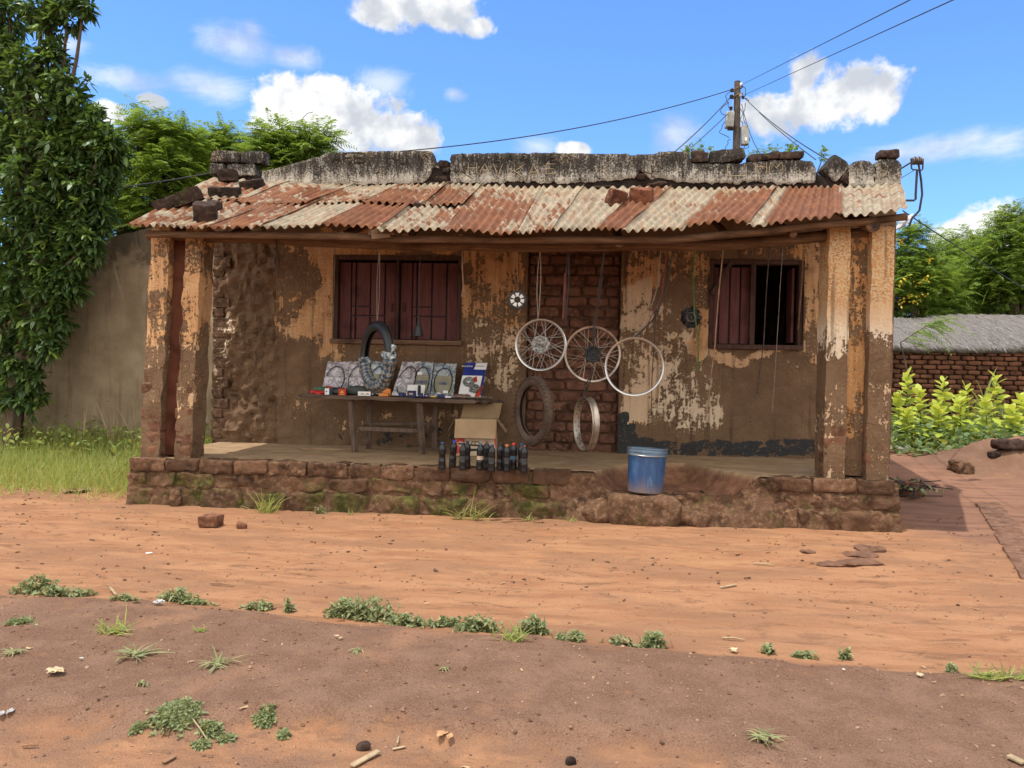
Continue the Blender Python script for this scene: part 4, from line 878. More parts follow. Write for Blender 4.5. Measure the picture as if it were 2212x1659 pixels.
cord('thick black rubber strip slanting from the beam to the plain silver rim', [(1455, 526, TB), (1442, 620), (1412, 690), (1368, 732, YH-.1)], M['cord'], .008)
cord('faded dark strip behind the thick black one over the plain rim', [(1441, 530, TB), (1430, 640), (1396, 706), (1366, 732, YH-.1)], M['redcord'], .005)
cord('thin black cord hanging straight down past the plain silver rim', [(1420, 640), (1413, 740), (1408, 820), (1407, 898)], M['cord'], .004)
cord('frayed green cord tying up the black finned hub by the window', [(1499, 535, TB), (1497, 610, .5), (1500, 672, .62), (1509, 740, .62), (1507, 800, .62)], M['greencord'], .0065)
cord('long brown strip hanging over the closed maroon shutter', [(1563, 530, TB), (1552, 640), (1544, 745), (1533, 840), (1523, 908)], M['tan'], .006)
cord('black string hanging at the left of the dark window opening', [(1663, 522, TB), (1655, 640), (1650, 740), (1635, 850)], M['cord'], .0045, fray=2)
cord('thin pale string hanging across the dark window opening', [(1692, 524, TB), (1684, 640), (1678, 745), (1668, 892)], M['greycord'], .0022)
cord('brown strip hanging at the right edge of the dark window opening', [(1736, 540, TB), (1733, 600, .5), (1724, 712, .9)], M['tan'], .007)
# ------------------------------------------------------------------ table
YT0, YT1 = F(765, 975).y-.10, 1.60; zT = P(840, 858, YT0).z
tb = thing('wooden_table', 'rough low plank table with splayed legs standing by the shuttered window', 'table', F(845, 975))
tx0, tx1 = P(640, 860, YT0).x, P(1040, 862, YT0).x
mb = MB(); n0 = 0
for i, (a, b, e0, e1) in enumerate(((YT0, YT0+.15, 0, 0), (YT0+.155, YT0+.29, .06, .10), (YT0+.295, YT1, .10, .2))):
    mb.rock(((tx0+e0+tx1+e1)/2, (a+b)/2, zT-.018-.004*i), (tx1+e1-tx0-e0, b-a, .042), (0, .012, 0), .006, 30, i+2, 14, 5)
mb.build('tabletop', M['table'], tb)
legs = [((758, 868), (767, 976)), ((905, 868), (913, 981))]
bk = []
for (a, b) in legs:
    q = F(*b); p = P(a[0], a[1], YT0+.08); p.z = zT-.04; mb = MB(); mb.beam(p, q, .06, .05); mb.build('leg', M['leg'], tb)
    q2 = Vector((q.x+.05, YT1-.16, ZF)); p2 = Vector((p.x+.12, YT1-.2, zT-.04)); mb = MB(); mb.beam(p2, q2, .06, .05); mb.build('leg', M['leg'], tb); bk.append((p.lerp(q, .55), p2.lerp(q2, .55)))
mb = MB(); mb.beam(bk[0][0]+Vector((.02, .03, 0)), bk[1][0]+Vector((-.02, .03, -.01)), .03, .045); mb.build('stretcher', M['leg'], tb)
for a, b in bk: mb = MB(); mb.beam(a, b, .025, .04); mb.build('stretcher', M['leg'], tb)
mb = MB(); mb.beam(bk[0][1]+Vector((0, 0, .03)), bk[1][1]+Vector((0, 0, .05)), .025, .035); mb.build('stretcher', M['leg'], tb)
zt = zT+.006
# bags leaning on the wall
YB0, YB1 = 1.40, 1.60
def bag(label, x0, x1, ytop, ybot, mat, ins=None, skew=0, txt=None, cable=1, flap=None):
    zb = zt+.004; zt_ = P((x0+x1)/2, ytop, YB1).z; a = P(x0, ybot, YB0).x; b = P(x1, ybot, YB0).x; k = skew*.005
    t = thing('cable_packet', label, 'packet', ((a+b)/2, YB0, zb), 'packets of cables leaning on the wall'); s = random.random()*20
    def fn(side):
        def g(u, v):
            e = math.sin(PI*u)**.5*math.sin(PI*min(1, v*1.02+.0))**.5 if 0 < u < 1 and 0 < v < 1 else 0
            y = YB0+(YB1-YB0)*v+side*.016*e+.010*noise.noise(Vector((u*4+s, v*4, side)))
            return (a+(b-a)*u+k*v+.004*noise.noise(Vector((v*9, s, u))), y, zb+(zt_-zb)*v+.010*noise.noise(Vector((u*6+s, 0, 0)))*v)
        return g
    mb = MB(); mb.grid(fn(-1), 16, 20); mb.grid(fn(1), 16, 20, None, True); mb.build('bag', mat, t)
    def onf(u, v, off=.022): p = Vector(fn(-1)(u, v)); return p+Vector((0, -off+.016*0, off*.4))
    if ins:
        mb = MB(); mb.grid(lambda u, v: onf(.08+.84*u, .06+.56*v, .006), 8, 8); mb.build('card_insert', M[ins], t)
    if cable:
        mb = MB(); cx = .5; pts = [onf(cx+.40*math.cos(w), .42+.42*math.sin(w), .012) for w in np.linspace(-2.6 if cable == 1 else -.9, 2.9 if cable == 1 else 4.2, 26)]
        mb.tube(pts, .0052, 6); mb.build('cable', M['rubber'], t)
    if txt:
        mb = MB(); o = onf(.5, .34, .016); text_into(mb, txt, .055, Matrix.Translation(o) @ Matrix.Rotation(-R(25), 4, 'X') @ FACE @ Matrix.Shear('XY', 4, (.2, 0))); mb.build('printed_mark', M['blueink'], t)
        mb = MB(); o = onf(.36 if txt == 'IOKO' else .66, .64 if txt == 'IOKO' else .12, .016); mb.box(o, (.055, .004, .032), (-.4, 0, 0), .001); mb.build('paper_label', M['white'], t)
    if flap:
        mb = MB(); mb.grid(lambda u, v: onf(.15+.7*u, .62+.36*v, .004), 8, 6); mb.build('header', M['bluefoil'], t)
    return t
bag('pink silver packet with a looped cable, leftmost on the table', 694, 744, 781, 846, M['silver'])
bag('pink silver packet second from the left, just beside the wrapped tyre', 744, 790, 781, 846, M['silver'], cable=2)
bag('blue topped packet with olive card seen inside the wrapped tyre ring', 792, 836, 781, 846, M['bluefoil'], 'olive', 0, 'WIII')
bag('pink silver packet slanting, right of the wrapped tyre', 846, 892, 781, 848, M['silver'], None, 14)
bag('clear blue packet with olive card behind the white pad', 888, 928, 782, 848, M['bluefoil'], 'olive', 0, 'IOKO')
bag('clear blue packet with olive card beside the spiral pad', 930, 979, 785, 850, M['bluefoil'], 'olive', 0, 'obb', 2)
a = P(983, 848, YB0).x; b = P(1036, 848, YB0).x; ztop = P(1015, 784, YB1).z
t = thing('spiral_pad', 'blue and white spiral bound blister pad with metal parts and red flash', 'parts card', ((a+b)/2, YB0, zt)); Lh = math.hypot(ztop-zt, YB1-YB0); th = math.atan2(YB1-YB0, ztop-zt)
Mx = Matrix.Translation(((a+b)/2+.02, YB0, zt+.004)) @ Matrix.Rotation(-th, 4, 'X') @ Matrix.Shear('XZ', 4, (0, 0)); w = (b-a)/2*.92
def card(pts, th_, off, mat, nm): mb = MB(); mb.M = Mx; mb.poly([(x*w+ .045*z, z*Lh) for x, z in pts], th_); mb.v = [(x, y-off, z) for x, y, z in mb.v]; return mb.build(nm, mat, t)
card([(-1, 0), (1, 0), (1, 1), (-1, 1)], .006, 0, M['white'], 'backing_card')
card([(-1, .62), (-1, 1), (.0, 1), (-.1, .80), (1, .80), (1, .62)], .002, .003, M['navy'], 'blue_panel'); card([(.78, .05), (1, .05), (1, .62), (.8, .62)], .002, .003, M['navy'], 'blue_panel'); card([(.45, 0), (.9, 0), (.95, .35), (.62, .25)], .003, .004, M['redcard'], 'red_flash')
card([(-.25, .52), (.3, .60), (.45, .45), (-.05, .42)], .003, .004, M['redcard'], 'red_flash')
mb = MB(); text_into(mb, 'AN-SONI', .030, Mx @ Matrix.Translation((-w*.42, -.005, Lh*.86)) @ FACE); mb.build('lettering', M['white'], t)
mb = MB(); text_into(mb, '1 B HOHOHI', .020, Mx @ Matrix.Translation((w*.62, -.003, Lh*.88)) @ FACE); mb.build('lettering', M['ink'], t)
mb = MB(); mb.M = Mx
for i in range(13): x = -w*.94+i*w*1.88/12+.045; mb.tube([(x+.0055*math.cos(q), .003+.012*math.sin(q)*.7, Lh+.010*math.cos(q)) for q in np.linspace(0, 2*PI, 9)[:-1]], .0018, 5, True)
mb.build('spiral_binding', M['steel'], t)
mb = MB(); mb.M = Mx @ Matrix.Translation((-w*.15, -.022, Lh*.42)); mb.lathe([(.02, 0), (.055, -.006), (.062, .004), (.045, .014), (.02, .012)], 26, 'Y', True); mb.M = Mx @ Matrix.Translation((w*.42, -.022, Lh*.22)); mb.rock((0, 0, 0), (.10, .03, .095), None, .02, 9, 3, 3, 25); mb.build('metal_parts', M['alloy'], t)
# goods along the front edge
def carton(name, label, px, py, size, mat, face=None, facemat=None, rz=0, Y=None, cat='carton', mark=None, extra=None):
    Y = YT0+.06 if Y is None else Y; c = P(px, py, Y); c.z = zt; t = thing(name, label, cat, c); Mx = Matrix.Translation(c) @ Matrix.Rotation(rz, 4, 'Z')
    mb = MB(); mb.M = Mx; mb.box((0, 0, size[2]/2), size, None, .003); mb.build('carton_body', M[mat], t)
    if face: mb = MB(); mb.M = Mx; mb.box((0, -size[1]/2-.0015, size[2]/2), (size[0]*face[0], .002, size[2]*face[1]), None, .0005); mb.build('front_panel', M[facemat], t)
    if mark:
        mb = MB(); mb.M = Mx
        for pts in mark: mb.poly([(x*size[0]/2, size[2]*z) for x, z in pts], .0015)
        mb.v = [v for v in mb.v]; o = mb.build('printed_mark', M[extra or 'ink'], t); o.location = Mx.to_3x3() @ Vector((0, -size[1]/2-.0045, 0))
    return t
carton('small_carton', 'small teal carton with a white front face near the left table end', 710, 852, (.062, .055, .072), 'teal', (.92, .95), 'white', R(-22), mark=[[(-.4, .45), (.2, .45), (.2, .65), (-.4, .65)], [(-.3, .2), (.3, .2), (.3, .24), (-.3, .24)]], extra='teal')
carton('small_carton', 'red carton with an orange triangle mark', 740, 851, (.078, .06, .072), 'redcard', None, None, R(6), mark=[[(-.5, .35), (.5, .35), (0, .8)], [(-.6, .12), (.6, .12), (.6, .2), (-.6, .2)]], extra='yellowprint')
carton('small_carton', 'flat brown carton with a white and orange printed front', 788, 854, (.135, .06, .048), 'brownish', (.98, .92), 'white', R(5), mark=[[(-.8, .35), (-.3, .6), (.1, .4), (.6, .62), (.8, .35)]], extra='brownish')
carton('small_carton', 'open orange carton with its lid standing up behind', 829, 853, (.10, .07, .034), 'orangebox', None, None, R(8), mark=[[(-.2, .62), (.3, .62), (.2, .9), (-.1, .9)]], extra='print_pale')
c = P(836, 842, YT0+.12); c.z = zt; mb = MB(); mb.rock((c.x, c.y, zt+.04), (.08, .022, .085), (-.15, .1, .2), .006, 6, 3, 6); tag(mb.build('carton_lid', M['orangebox']), 'crumpled orange carton lid standing behind the open orange carton', 'carton')
for i, (px, w, h, lab) in enumerate(((868, .05, .045, 'navy carton right beside the orange one'), (889, .085, .066, 'tallest navy carton with a pale top flap'), (909, .045, .044, 'navy carton just right of the tallest navy one'), (921, .05, .036, 'low navy carton leaning by the black handle'), (953, .065, .036, 'navy carton farthest to the right on the table'))):
    carton('small_carton', lab, px, 853-(i > 1), (w, .05, h), 'navybox', (.5, .28), 'print_pale' if i % 2 else 'navy', R(-8+7*i))
def packet(name, label, px, py, size, mat, rz, rough, Y, cat='packet', pw=3.5):
    c = P(px, py, Y); mb = MB(); mb.rock((c.x, c.y, zt+size[2]*.46), size, (0, 0, rz), rough, 12, px, pw, 16); return tag(mb.build(name, mat), label, cat)
packet('plastic_packet', 'crinkled red plastic packet at the far left end of the table', 688, 853, (.17, .11, .045), M['redplastic'], .1, .016, YT0+.10)
packet('plastic_packet', 'green wrapper lying on the red packet at the table end', 690, 846, (.15, .06, .085), M['greenplastic'], .15, .018, YT0+.19)
packet('plastic_packet', 'second red packet bulging behind the small white fronted carton', 718, 842, (.17, .08, .085), M['redplastic'], -.1, .02, YT0+.24)
packet('inner_tube', 'folded dark grey inner tube pack behind the red carton', 730, 846, (.20, .10, .085), M['rubber'], .1, .012, YT0+.16, 'inner tube')
packet('inner_tube', 'larger folded dark grey inner tube pack left of the wrapped tyre', 770, 846, (.24, .12, .105), simple('grey green rubber', (.045, .052, .048), .6), -.05, .012, YT0+.17, 'inner tube')
packet('parts_packet', 'clear crumpled bag of small parts before the blue packets', 940, 848, (.13, .08, .05), M['bluefoil'], .2, .02, YT0+.18)
packet('parts_packet', 'brown plastic packet lying below the spiral pad', 998, 850, (.17, .08, .04), simple('brown plastic', (.16, .075, .05), .4), -.1, .016, YT0+.15)
c = P(901, 842, YT0+.2); t = thing('white_pad', 'white paper pad propped up with a black handled tool on it', 'paper pad', (c.x, c.y, zt)); mb = MB(); mb.box((c.x-.02, c.y+.03, zt+.065), (.19, .006, .13), (-.45, 0, 0), .001); mb.build('paper', M['white'], t)
mb = MB(); mb.beam((c.x+.035, c.y-.055, zt+.02), (c.x+.025, c.y-.005, zt+.12), .032, .016); mb.build('tool_handle', M['rubber'], t)
mb = MB()
for i in range(26):
    c = P(random.uniform(935, 1062), 851, YT0+random.uniform(.02, .2)); a = random.uniform(-.5, .5); d = Vector((math.cos(a), math.sin(a), .02))*random.uniform(.03, .12)
    mb.tube([Vector((c.x, c.y, zt+.006+random.random()*.012)), Vector((c.x, c.y, zt+.012))+d*.5, Vector((c.x, c.y, zt+.006))+d], .004, 5)
tag(mb.build('spoke_bundle', M['steel']), 'untidy spread of loose metal spokes and bolts on the right end of the table', 'metal parts')
for px, lab in ((936, 'thin yellow strip lying on the table front edge'), (968, 'small white strip on the right part of the table')):
    c = P(px, 855, YT0+.03); mb = MB(); mb.rock((c.x, c.y, zt+.008), (.07, .02, .014), (0, 0, .1), .003, 6, px, 5); tag(mb.build('paper_strip', M['yellowprint'] if px < 950 else M['white']), lab, 'strip')
# ------------------------------------------------------------------ cardboard box
a = F(983, 986); b = F(1072, 988); bw = b.x-a.x; zb = ZF+.006; bh = P(983, 906, a.y).z-zb; bd = .30
t = thing('cardboard_box', 'open brown cardboard box with red printed corner and a car drawing, behind the bottles', 'box', ((a.x+b.x)/2, a.y+bd/2, zb))
Mx = Matrix.Translation((a.x, a.y, zb)) @ Matrix.Rotation(R(3), 4, 'Z'); mb = MB(); mb.M = Mx; e = .005
mb.box((bw/2, 0, bh/2), (bw, e, bh), None, .001); mb.box((bw/2, bd, bh/2), (bw-2*e-.002, e, bh), None, .001); mb.box((e/2, bd/2, bh/2), (e, bd-.006, bh-.002), None, .001); mb.box((bw-e/2, bd/2, bh/2), (e, bd-.006, bh-.002), None, .001); mb.box((bw/2, bd/2, .004), (bw-.012, bd-.012, .005), None, .001); mb.build('box_body', M['card'], t)
def flap(c0, c1, vec, mat):
    c0, c1, vec = Vector(c0), Vector(c1), Vector(vec); nn = (c1-c0).cross(vec).normalized()*.004; mb = MB(); mb.M = Mx
    mb.add([c0, c1, c1+vec, c0+vec, c0+nn, c1+nn, c1+vec+nn, c0+vec+nn], [(0, 1, 2, 3), (7, 6, 5, 4), (0, 4, 5, 1), (1, 5, 6, 2), (2, 6, 7, 3), (3, 7, 4, 0)]); mb.build('flap', mat, t)
flap((-.004, -.004, bh+.004), (bw-.006, -.004, bh+.004), (.0, -.072, -.185), M['card']); flap((.02, bd, bh+.003), (bw+.005, bd, bh+.003), (.03, .06, .16), M['cardin'])
flap((-.005, .02, bh), (-.005, bd-.02, bh), (-.075, 0, -.125), M['cardin']); flap((bw+.004, .02, bh), (bw+.004, bd-.02, bh), (.095, -.02, -.12), M['card'])
pz = -.01
def prt(pts, mat, nm, off=.0045): mb = MB(); mb.M = Mx @ Matrix.Translation((0, -off-.002, 0)); mb.poly(pts, .0015); return mb.build(nm, mat, t)
prt([(.003, .01), (bw-.003, .01), (bw-.003, bh-.003), (.003, bh-.003)], M['print_pale'], 'pale_print', .003); prt([(.004, .012), (.09, .05), (.105, bh-.005), (.004, bh-.005)], M['print_red'], 'red_corner', .0046)
prt([(bw-.022, pz+.16), (bw-.004, pz+.08), (bw-.004, bh-.005), (bw-.022, bh-.005)], M['print_red'], 'red_corner', .0046)
prt([(.055+.032*math.cos(q), pz+.135+.026*math.sin(q)) for q in np.linspace(0, 2*PI, 20)[:-1]], M['print_pale'], 'round_label', .0062); prt([(.03, pz+.128), (.08, pz+.128), (.08, pz+.143), (.03, pz+.143)], M['ink'], 'label_word', .0078)
ox, oz = .115, pz+.03
prt([(ox, oz+.05), (ox+.012, oz+.088), (ox+.04, oz+.10), (ox+.058, oz+.132), (ox+.12, oz+.134), (ox+.150, oz+.10), (ox+.172, oz+.085), (ox+.175, oz+.055), (ox+.16, oz+.035), (ox+.02, oz+.032)], M['ink'], 'car_drawing', .0046)
for pts in ([(ox+.05, oz+.102), (ox+.064, oz+.126), (ox+.085, oz+.127), (ox+.083, oz+.102)], [(ox+.09, oz+.102), (ox+.092, oz+.127), (ox+.116, oz+.127), (ox+.134, oz+.102)], [(ox+.02, oz+.058), (ox+.165, oz+.062), (ox+.16, oz+.082), (ox+.03, oz+.086)]): prt(pts, M['print_pale'], 'car_drawing', .0062)
mb = MB(); mb.M = Mx @ Matrix.Translation((bw-.105, -.006, pz+.085)); mb.lathe([(.036, 0), (.048, 0), (.048, -.0015), (.036, -.0015)], 30, 'Y', True)
for i in range(14): q = 2*PI*i/14; mb.box((.052*math.cos(q), -.001, .052*math.sin(q)), (.010, .0015, .010), (0, -q, 0), 0)
mb.rock((0, -.001, -.004), (.05, .003, .04), None, .004, 8, 3, 3, 40); mb.build('gear_emblem', M['ink'], t)
# ------------------------------------------------------------------ bottles of oil
CAPM = {}
def capm(c):
    if c not in CAPM: CAPM[c] = simple('bottle cap plastic', tuple(q*.75 for q in c), .5, 0, .1)
    return CAPM[c]
PROF = [(.0, .0), (.026, 0), (.0315, .006), (.0325, .02)]+[(.0325-.0016*(k % 2), .03+.010*k) for k in range(5)]+[(.0315, .082), (.0285, .09), (.0275, .105), (.0280, .125), (.0310, .135)]+[(.0322-.0018*(k % 2), .142+.008*k) for k in range(6)]+[(.030, .192), (.024, .204), (.015, .215), (.0125, .220), (.0125, .228)]
GB = 'plastic bottles of oil on the veranda edge'
for lab, px, py, cap, lean, lb in (
 ('leftmost oil bottle, clear grey top and dark blue cap', 954.6, 1017, (.02, .04, .16), 0, 0), ('leaning oil bottle with the brightest blue cap', 976.7, 1011, (.03, .06, .45), .06, 0), ('oil bottle with black cap standing in front of the box corner', 999.3, 1019, (.012, .012, .014), 0, 1),
 ('dark oil bottle half hidden directly behind the black capped front one', 1008.4, 1012, (.02, .03, .05), 0, 0), ('oil bottle with slate cap and a pale torn label, before the car drawing', 1036, 1019, (.05, .07, .11), .02, 2), ('narrowly visible oil bottle with brown cap behind the torn label one', 1050.5, 1014, (.16, .07, .03), 0, 0),
 ('front oil bottle with a navy cap before the gear emblem', 1061, 1023, (.02, .03, .10), .02, 1), ('oil bottle with a black cap standing behind the orange capped one', 1079.9, 1019.5, (.012, .012, .014), 0, 0), ('oil bottle with an orange cap', 1093.9, 1022.6, (.42, .13, .03), 0, 1),
 ('oil bottle with a red cap and bluish label', 1108.6, 1018, (.50, .03, .02), 0, 3), ('oil bottle with a dark blue cap, almost hidden by the rightmost one', 1125.5, 1019.5, (.02, .035, .13), 0, 0), ('rightmost oil bottle, with a dull brown cap', 1131, 1024.5, (.10, .045, .035), .02, 1)):
    p = F(px, py); p.z = max(floorz(p.x, p.y)[0], ZF+.002) if p.y > .04 else .434; t = thing('oil_bottle', lab, 'bottle', p, GB); Mx = Matrix.Translation(p) @ Matrix.Rotation(lean, 4, 'Y')
    mb = MB(); mb.M = Mx; mb.lathe(PROF, 18); mb.build('bottle_body', M['oil'], t)
    mb = MB(); mb.M = Mx; mb.lathe([(0, .238), (.013, .2375), (.0148, .235), (.0148, .221), (.0125, .219)], 16); mb.build('cap', capm(cap), t)
    if lb:
        mb = MB(); mb.M = Mx; mb.lathe([(.0282, .092), (.0286, .108), (.0292, .128)], 18); mb.build('bottle_label', M['bottle_label'] if lb == 1 else (M['print_pale'] if lb == 2 else M['teal']), t)
# ------------------------------------------------------------------ bucket
pb = P(1393, 1064, .02); rb = 36*(7.05)/FPX; hb = P(1396, 968, .02).z-pb.z; rtp = 41*7.05/FPX; rtp, rb = .172, .153
t = thing('blue_bucket', 'scuffed blue plastic bucket with a grey rim standing on the crumbled veranda edge', 'bucket', pb); Mx = Matrix.Translation(pb) @ Matrix.Rotation(R(2.5), 4, 'Y') @ Matrix.Rotation(R(-3), 4, 'X'); mb = MB(); mb.M = Mx
mb.lathe([(0, .004), (rb-.008, 0), (rb, .008), (rtp-.006, hb-.07), (rtp-.006, hb-.004), (rtp-.011, hb-.004), (rb-.006, .012), (0, .012)], 48); mb.build('bucket_body', M['blue'], t)
mb = MB(); mb.M = Mx
mb.lathe([(rtp-.004, hb-.072), (rtp+.003, hb-.070), (rtp+.003, hb-.048), (rtp, hb-.046), (rtp, hb-.040), (rtp+.005, hb-.038), (rtp+.005, hb-.022), (rtp, hb-.018), (rtp+.004, hb-.012), (rtp+.004, hb), (rtp-.012, hb+.001), (rtp-.012, hb-.006)], 48); mb.build('rim', simple('grey blue rim', (.085, .125, .175), .55, 0, .3, 9), t)
mb = MB(); mb.M = Mx; mb.tube([((rtp+.008)*math.cos(q), (rtp+.008)*math.sin(q)*.99-.004, hb-.045-.02*abs(math.sin(q))) for q in np.linspace(PI, 2*PI, 20)], .0028, 6); mb.build('handle', M['steel'], t)
# ------------------------------------------------------------------ foliage tools
def norm(a): return a/np.maximum(np.linalg.norm(a, axis=1, keepdims=True), 1e-9)
def rvec(n): return norm(RNG.normal(size=(n, 3)))
def blades(pos, dr, L, W, droop, nseg=3, prof=None, fold=0.):
    """leaf strips: pos, dr (n,3); L, W, droop (n,)"""
    n = len(pos); dr = norm(dr); upv = np.tile([0, 0, 1.], (n, 1)); side = np.cross(dr, upv+RNG.normal(size=(n, 3))*.35); side = norm(side)
    prof = prof or [.15, 1., .8, .02]; ts = np.linspace(0, 1, nseg+1); V = []
    for t, w in zip(ts, prof):
        c = pos+dr*(L*t)[:, None]; c = c-np.stack([np.zeros(n), np.zeros(n), droop*t*t], 1)
        V += [c-side*(W*w/2)[:, None], c+side*(W*w/2)[:, None]]
    V = np.stack(V, 1).reshape(-1, 3); k = 2*(nseg+1); b = (np.arange(n)*k)[:, None]
    Fc = np.concatenate([b+np.array([[2*s, 2*s+1, 2*s+3, 2*s+2]]) for s in range(nseg)], 0)
    return V, Fc, k
def cols(n, k, a, b=None):
    a = np.clip(a, 0, 1); b = np.zeros(n) if b is None else np.clip(b, 0, 1)
    return np.repeat(np.stack([a, b, np.zeros(n), np.ones(n)], 1), k, axis=0)
def joined(name, parts, mat, parent=None):
    V = []; Fc = []; C = []; o = 0
    for v, f, c in parts: V.append(v); Fc.append(f+o); C.append(c); o += len(v)
    return rawmesh(name, np.concatenate(V), np.concatenate(Fc), mat, parent, np.concatenate(C))
def fronds(base, dr, L, pairs=10, ll=.07, lw=.017, droop=.35):
    n = len(base); dr = norm(dr); side = norm(np.cross(dr, np.tile([0, 0, 1.], (n, 1))+RNG.normal(size=(n, 3))*.3)); pos = []; d2 = []; ln = []
    for k in range(pairs):
        s = (k+1.2)/(pairs+.6); c = base+dr*(L*s)[:, None]-np.stack([np.zeros(n), np.zeros(n), L*droop*s*s], 1)
        for sg in (-1, 1):
            pos.append(c); d2.append(dr*.45+side*sg+np.tile([0, 0, -.25], (n, 1))); ln.append(np.full(n, ll*(math.sin(PI*min(.93, .25+.62*s)))))
    pos = np.concatenate(pos); d2 = np.concatenate(d2); ln = np.concatenate(ln)*RNG.uniform(.85, 1.15, len(pos))
    V, Fc, k = blades(pos, d2, ln, np.full(len(pos), lw), ln*.15, 2, [.3, 1., .1]); return V, Fc, k, len(pos), 2*pairs
GREEN = dict(
 broad=leafmat('glossy broad leaf', (.020, .044, .015), (.072, .132, .034), (.20, .30, .06), .44, .30, .35),
 feather=leafmat('feathery leaflet', (.055, .115, .020), (.17, .265, .042), (.28, .36, .06), .5, .45),
 grassy=leafmat('meadow grass blade', (.14, .21, .05), (.30, .36, .09), (.46, .40, .16), .6, .42),
 tobacco=leafmat('pale yellow green leaf', (.24, .35, .045), (.52, .58, .085), (.62, .56, .15), .5, .42),
 weed=leafmat('dusty weed leaf', (.11, .15, .068), (.25, .29, .135), (.36, .32, .15), .6, .35),
 cover=leafmat('ground creeper leaf', (.05, .10, .03), (.14, .21, .07), (.30, .34, .16), .55, .3),
 straw=leafmat('dry straw blade', (.30, .22, .12), (.46, .36, .21), (.5, .4, .25), .8, .2))
BARK = mat_wood('grey brown bark', (.055, .038, .026), (.14, .10, .07), (3, 3, .4))
def trunk(parent, base, crowns, r0):
    mb = MB(); top = sum((c for c, _ in crowns), Vector())/len(crowns); mid = base.lerp(top, .55)
    def limb(a, b, r1, r2):
        pts = [a.lerp(b, k/6)+Vector((.10*noise.noise(a*2+Vector((k, 0, 0))), .10*noise.noise(b*2+Vector((0, k, 0))), 0))*(0 if k in (0,) else 1) for k in range(7)]; mb.tube(pts, [r1+(r2-r1)*k/6 for k in range(7)], 7)
    limb(base+Vector((0, 0, -.1)), mid, r0, r0*.7)
    for c, r in crowns: limb(mid+Vector((0, 0, -.1)), c, r0*.55, r0*.10)
    mb.build('trunk', BARK, parent)
def broad_tree(label, clumps, basepx, Y, per=26, seed=1):
    base = P(basepx[0], basepx[1], Y); base.z = H(base.x, base.y); t = thing('broadleaf_tree', label, 'tree', base); parts = []; crowns = []
    for px, py, rp_, dy in clumps:
        c = P(px, py, Y+dy); r = rp_*(Y+dy-CAM[1])/FPX; crowns.append((c, r)); n = int(per*(rp_/30)**2*1.15)+6
        d = rvec(n); rad = r*RNG.uniform(.2, 1.0, n)**.55*np.where(RNG.random(n) < .22, RNG.uniform(1.05, 1.45, n), 1.); q = np.array(c)+d*rad[:, None]*np.array([1, .95, 1.]); m = 7
        pos = np.repeat(q, m, 0); out = np.repeat(norm(d+np.array([0, -.15, .35])), m, 0); rr = rvec(n*m); dr = out*.55+rr*.9+np.array([0, 0, -.28]); L = RNG.uniform(.07, .15, n*m)
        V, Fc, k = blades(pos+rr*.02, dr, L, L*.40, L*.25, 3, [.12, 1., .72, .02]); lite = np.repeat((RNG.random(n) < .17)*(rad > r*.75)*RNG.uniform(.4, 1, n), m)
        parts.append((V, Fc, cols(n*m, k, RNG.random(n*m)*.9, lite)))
    joined('crown', parts, GREEN['broad'], t); trunk(t, base, crowns, .13); return t
def feather_tree(label, clumps, basepx, Y, per=30, L=(.36, .58), seed=1, ll=.115, lw=.023, yel=.25, group=None):
    base = P(basepx[0], basepx[1], Y); base.z = H(base.x, base.y); t = thing('feathery_tree', label, 'tree', base, group); parts = []; crowns = []
    for px, py, rp_, dy in clumps:
        c = P(px, py, Y+dy); r = rp_*(Y+dy-CAM[1])/FPX; crowns.append((c, r)); n = int(per*1.05*(r/.5)**2)+3
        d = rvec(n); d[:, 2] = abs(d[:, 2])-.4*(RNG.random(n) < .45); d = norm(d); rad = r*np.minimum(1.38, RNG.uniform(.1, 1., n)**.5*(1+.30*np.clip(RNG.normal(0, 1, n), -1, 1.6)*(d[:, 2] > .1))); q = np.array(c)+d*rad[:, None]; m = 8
        ax = norm(d*.45+np.array([0, 0, .9])+RNG.normal(size=(n, 3))*.28)
        k_ = np.tile(np.arange(m), n); axr = np.repeat(ax, m, 0); qq = np.repeat(q, m, 0)+axr*(k_*.034)[:, None]; ang = k_*2.4+np.repeat(RNG.random(n)*6, m)
        e1 = norm(np.cross(axr, np.tile([.3, 1, .1], (n*m, 1)))); e2 = np.cross(axr, e1); tilt = .30+.75*(1-k_/m)
        dr = (e1*np.cos(ang)[:, None]+e2*np.sin(ang)[:, None])*tilt[:, None]+axr*(1.05-.6*tilt)[:, None]
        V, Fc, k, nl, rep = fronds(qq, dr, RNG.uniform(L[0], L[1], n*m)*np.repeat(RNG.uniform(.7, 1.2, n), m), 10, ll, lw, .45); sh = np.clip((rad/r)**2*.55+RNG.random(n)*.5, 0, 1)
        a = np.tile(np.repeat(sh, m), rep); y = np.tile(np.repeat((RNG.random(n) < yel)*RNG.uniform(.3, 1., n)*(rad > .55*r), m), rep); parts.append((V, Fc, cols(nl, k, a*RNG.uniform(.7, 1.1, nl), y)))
    joined('crown', parts, GREEN['feather'], t); trunk(t, base, crowns, .10); return t
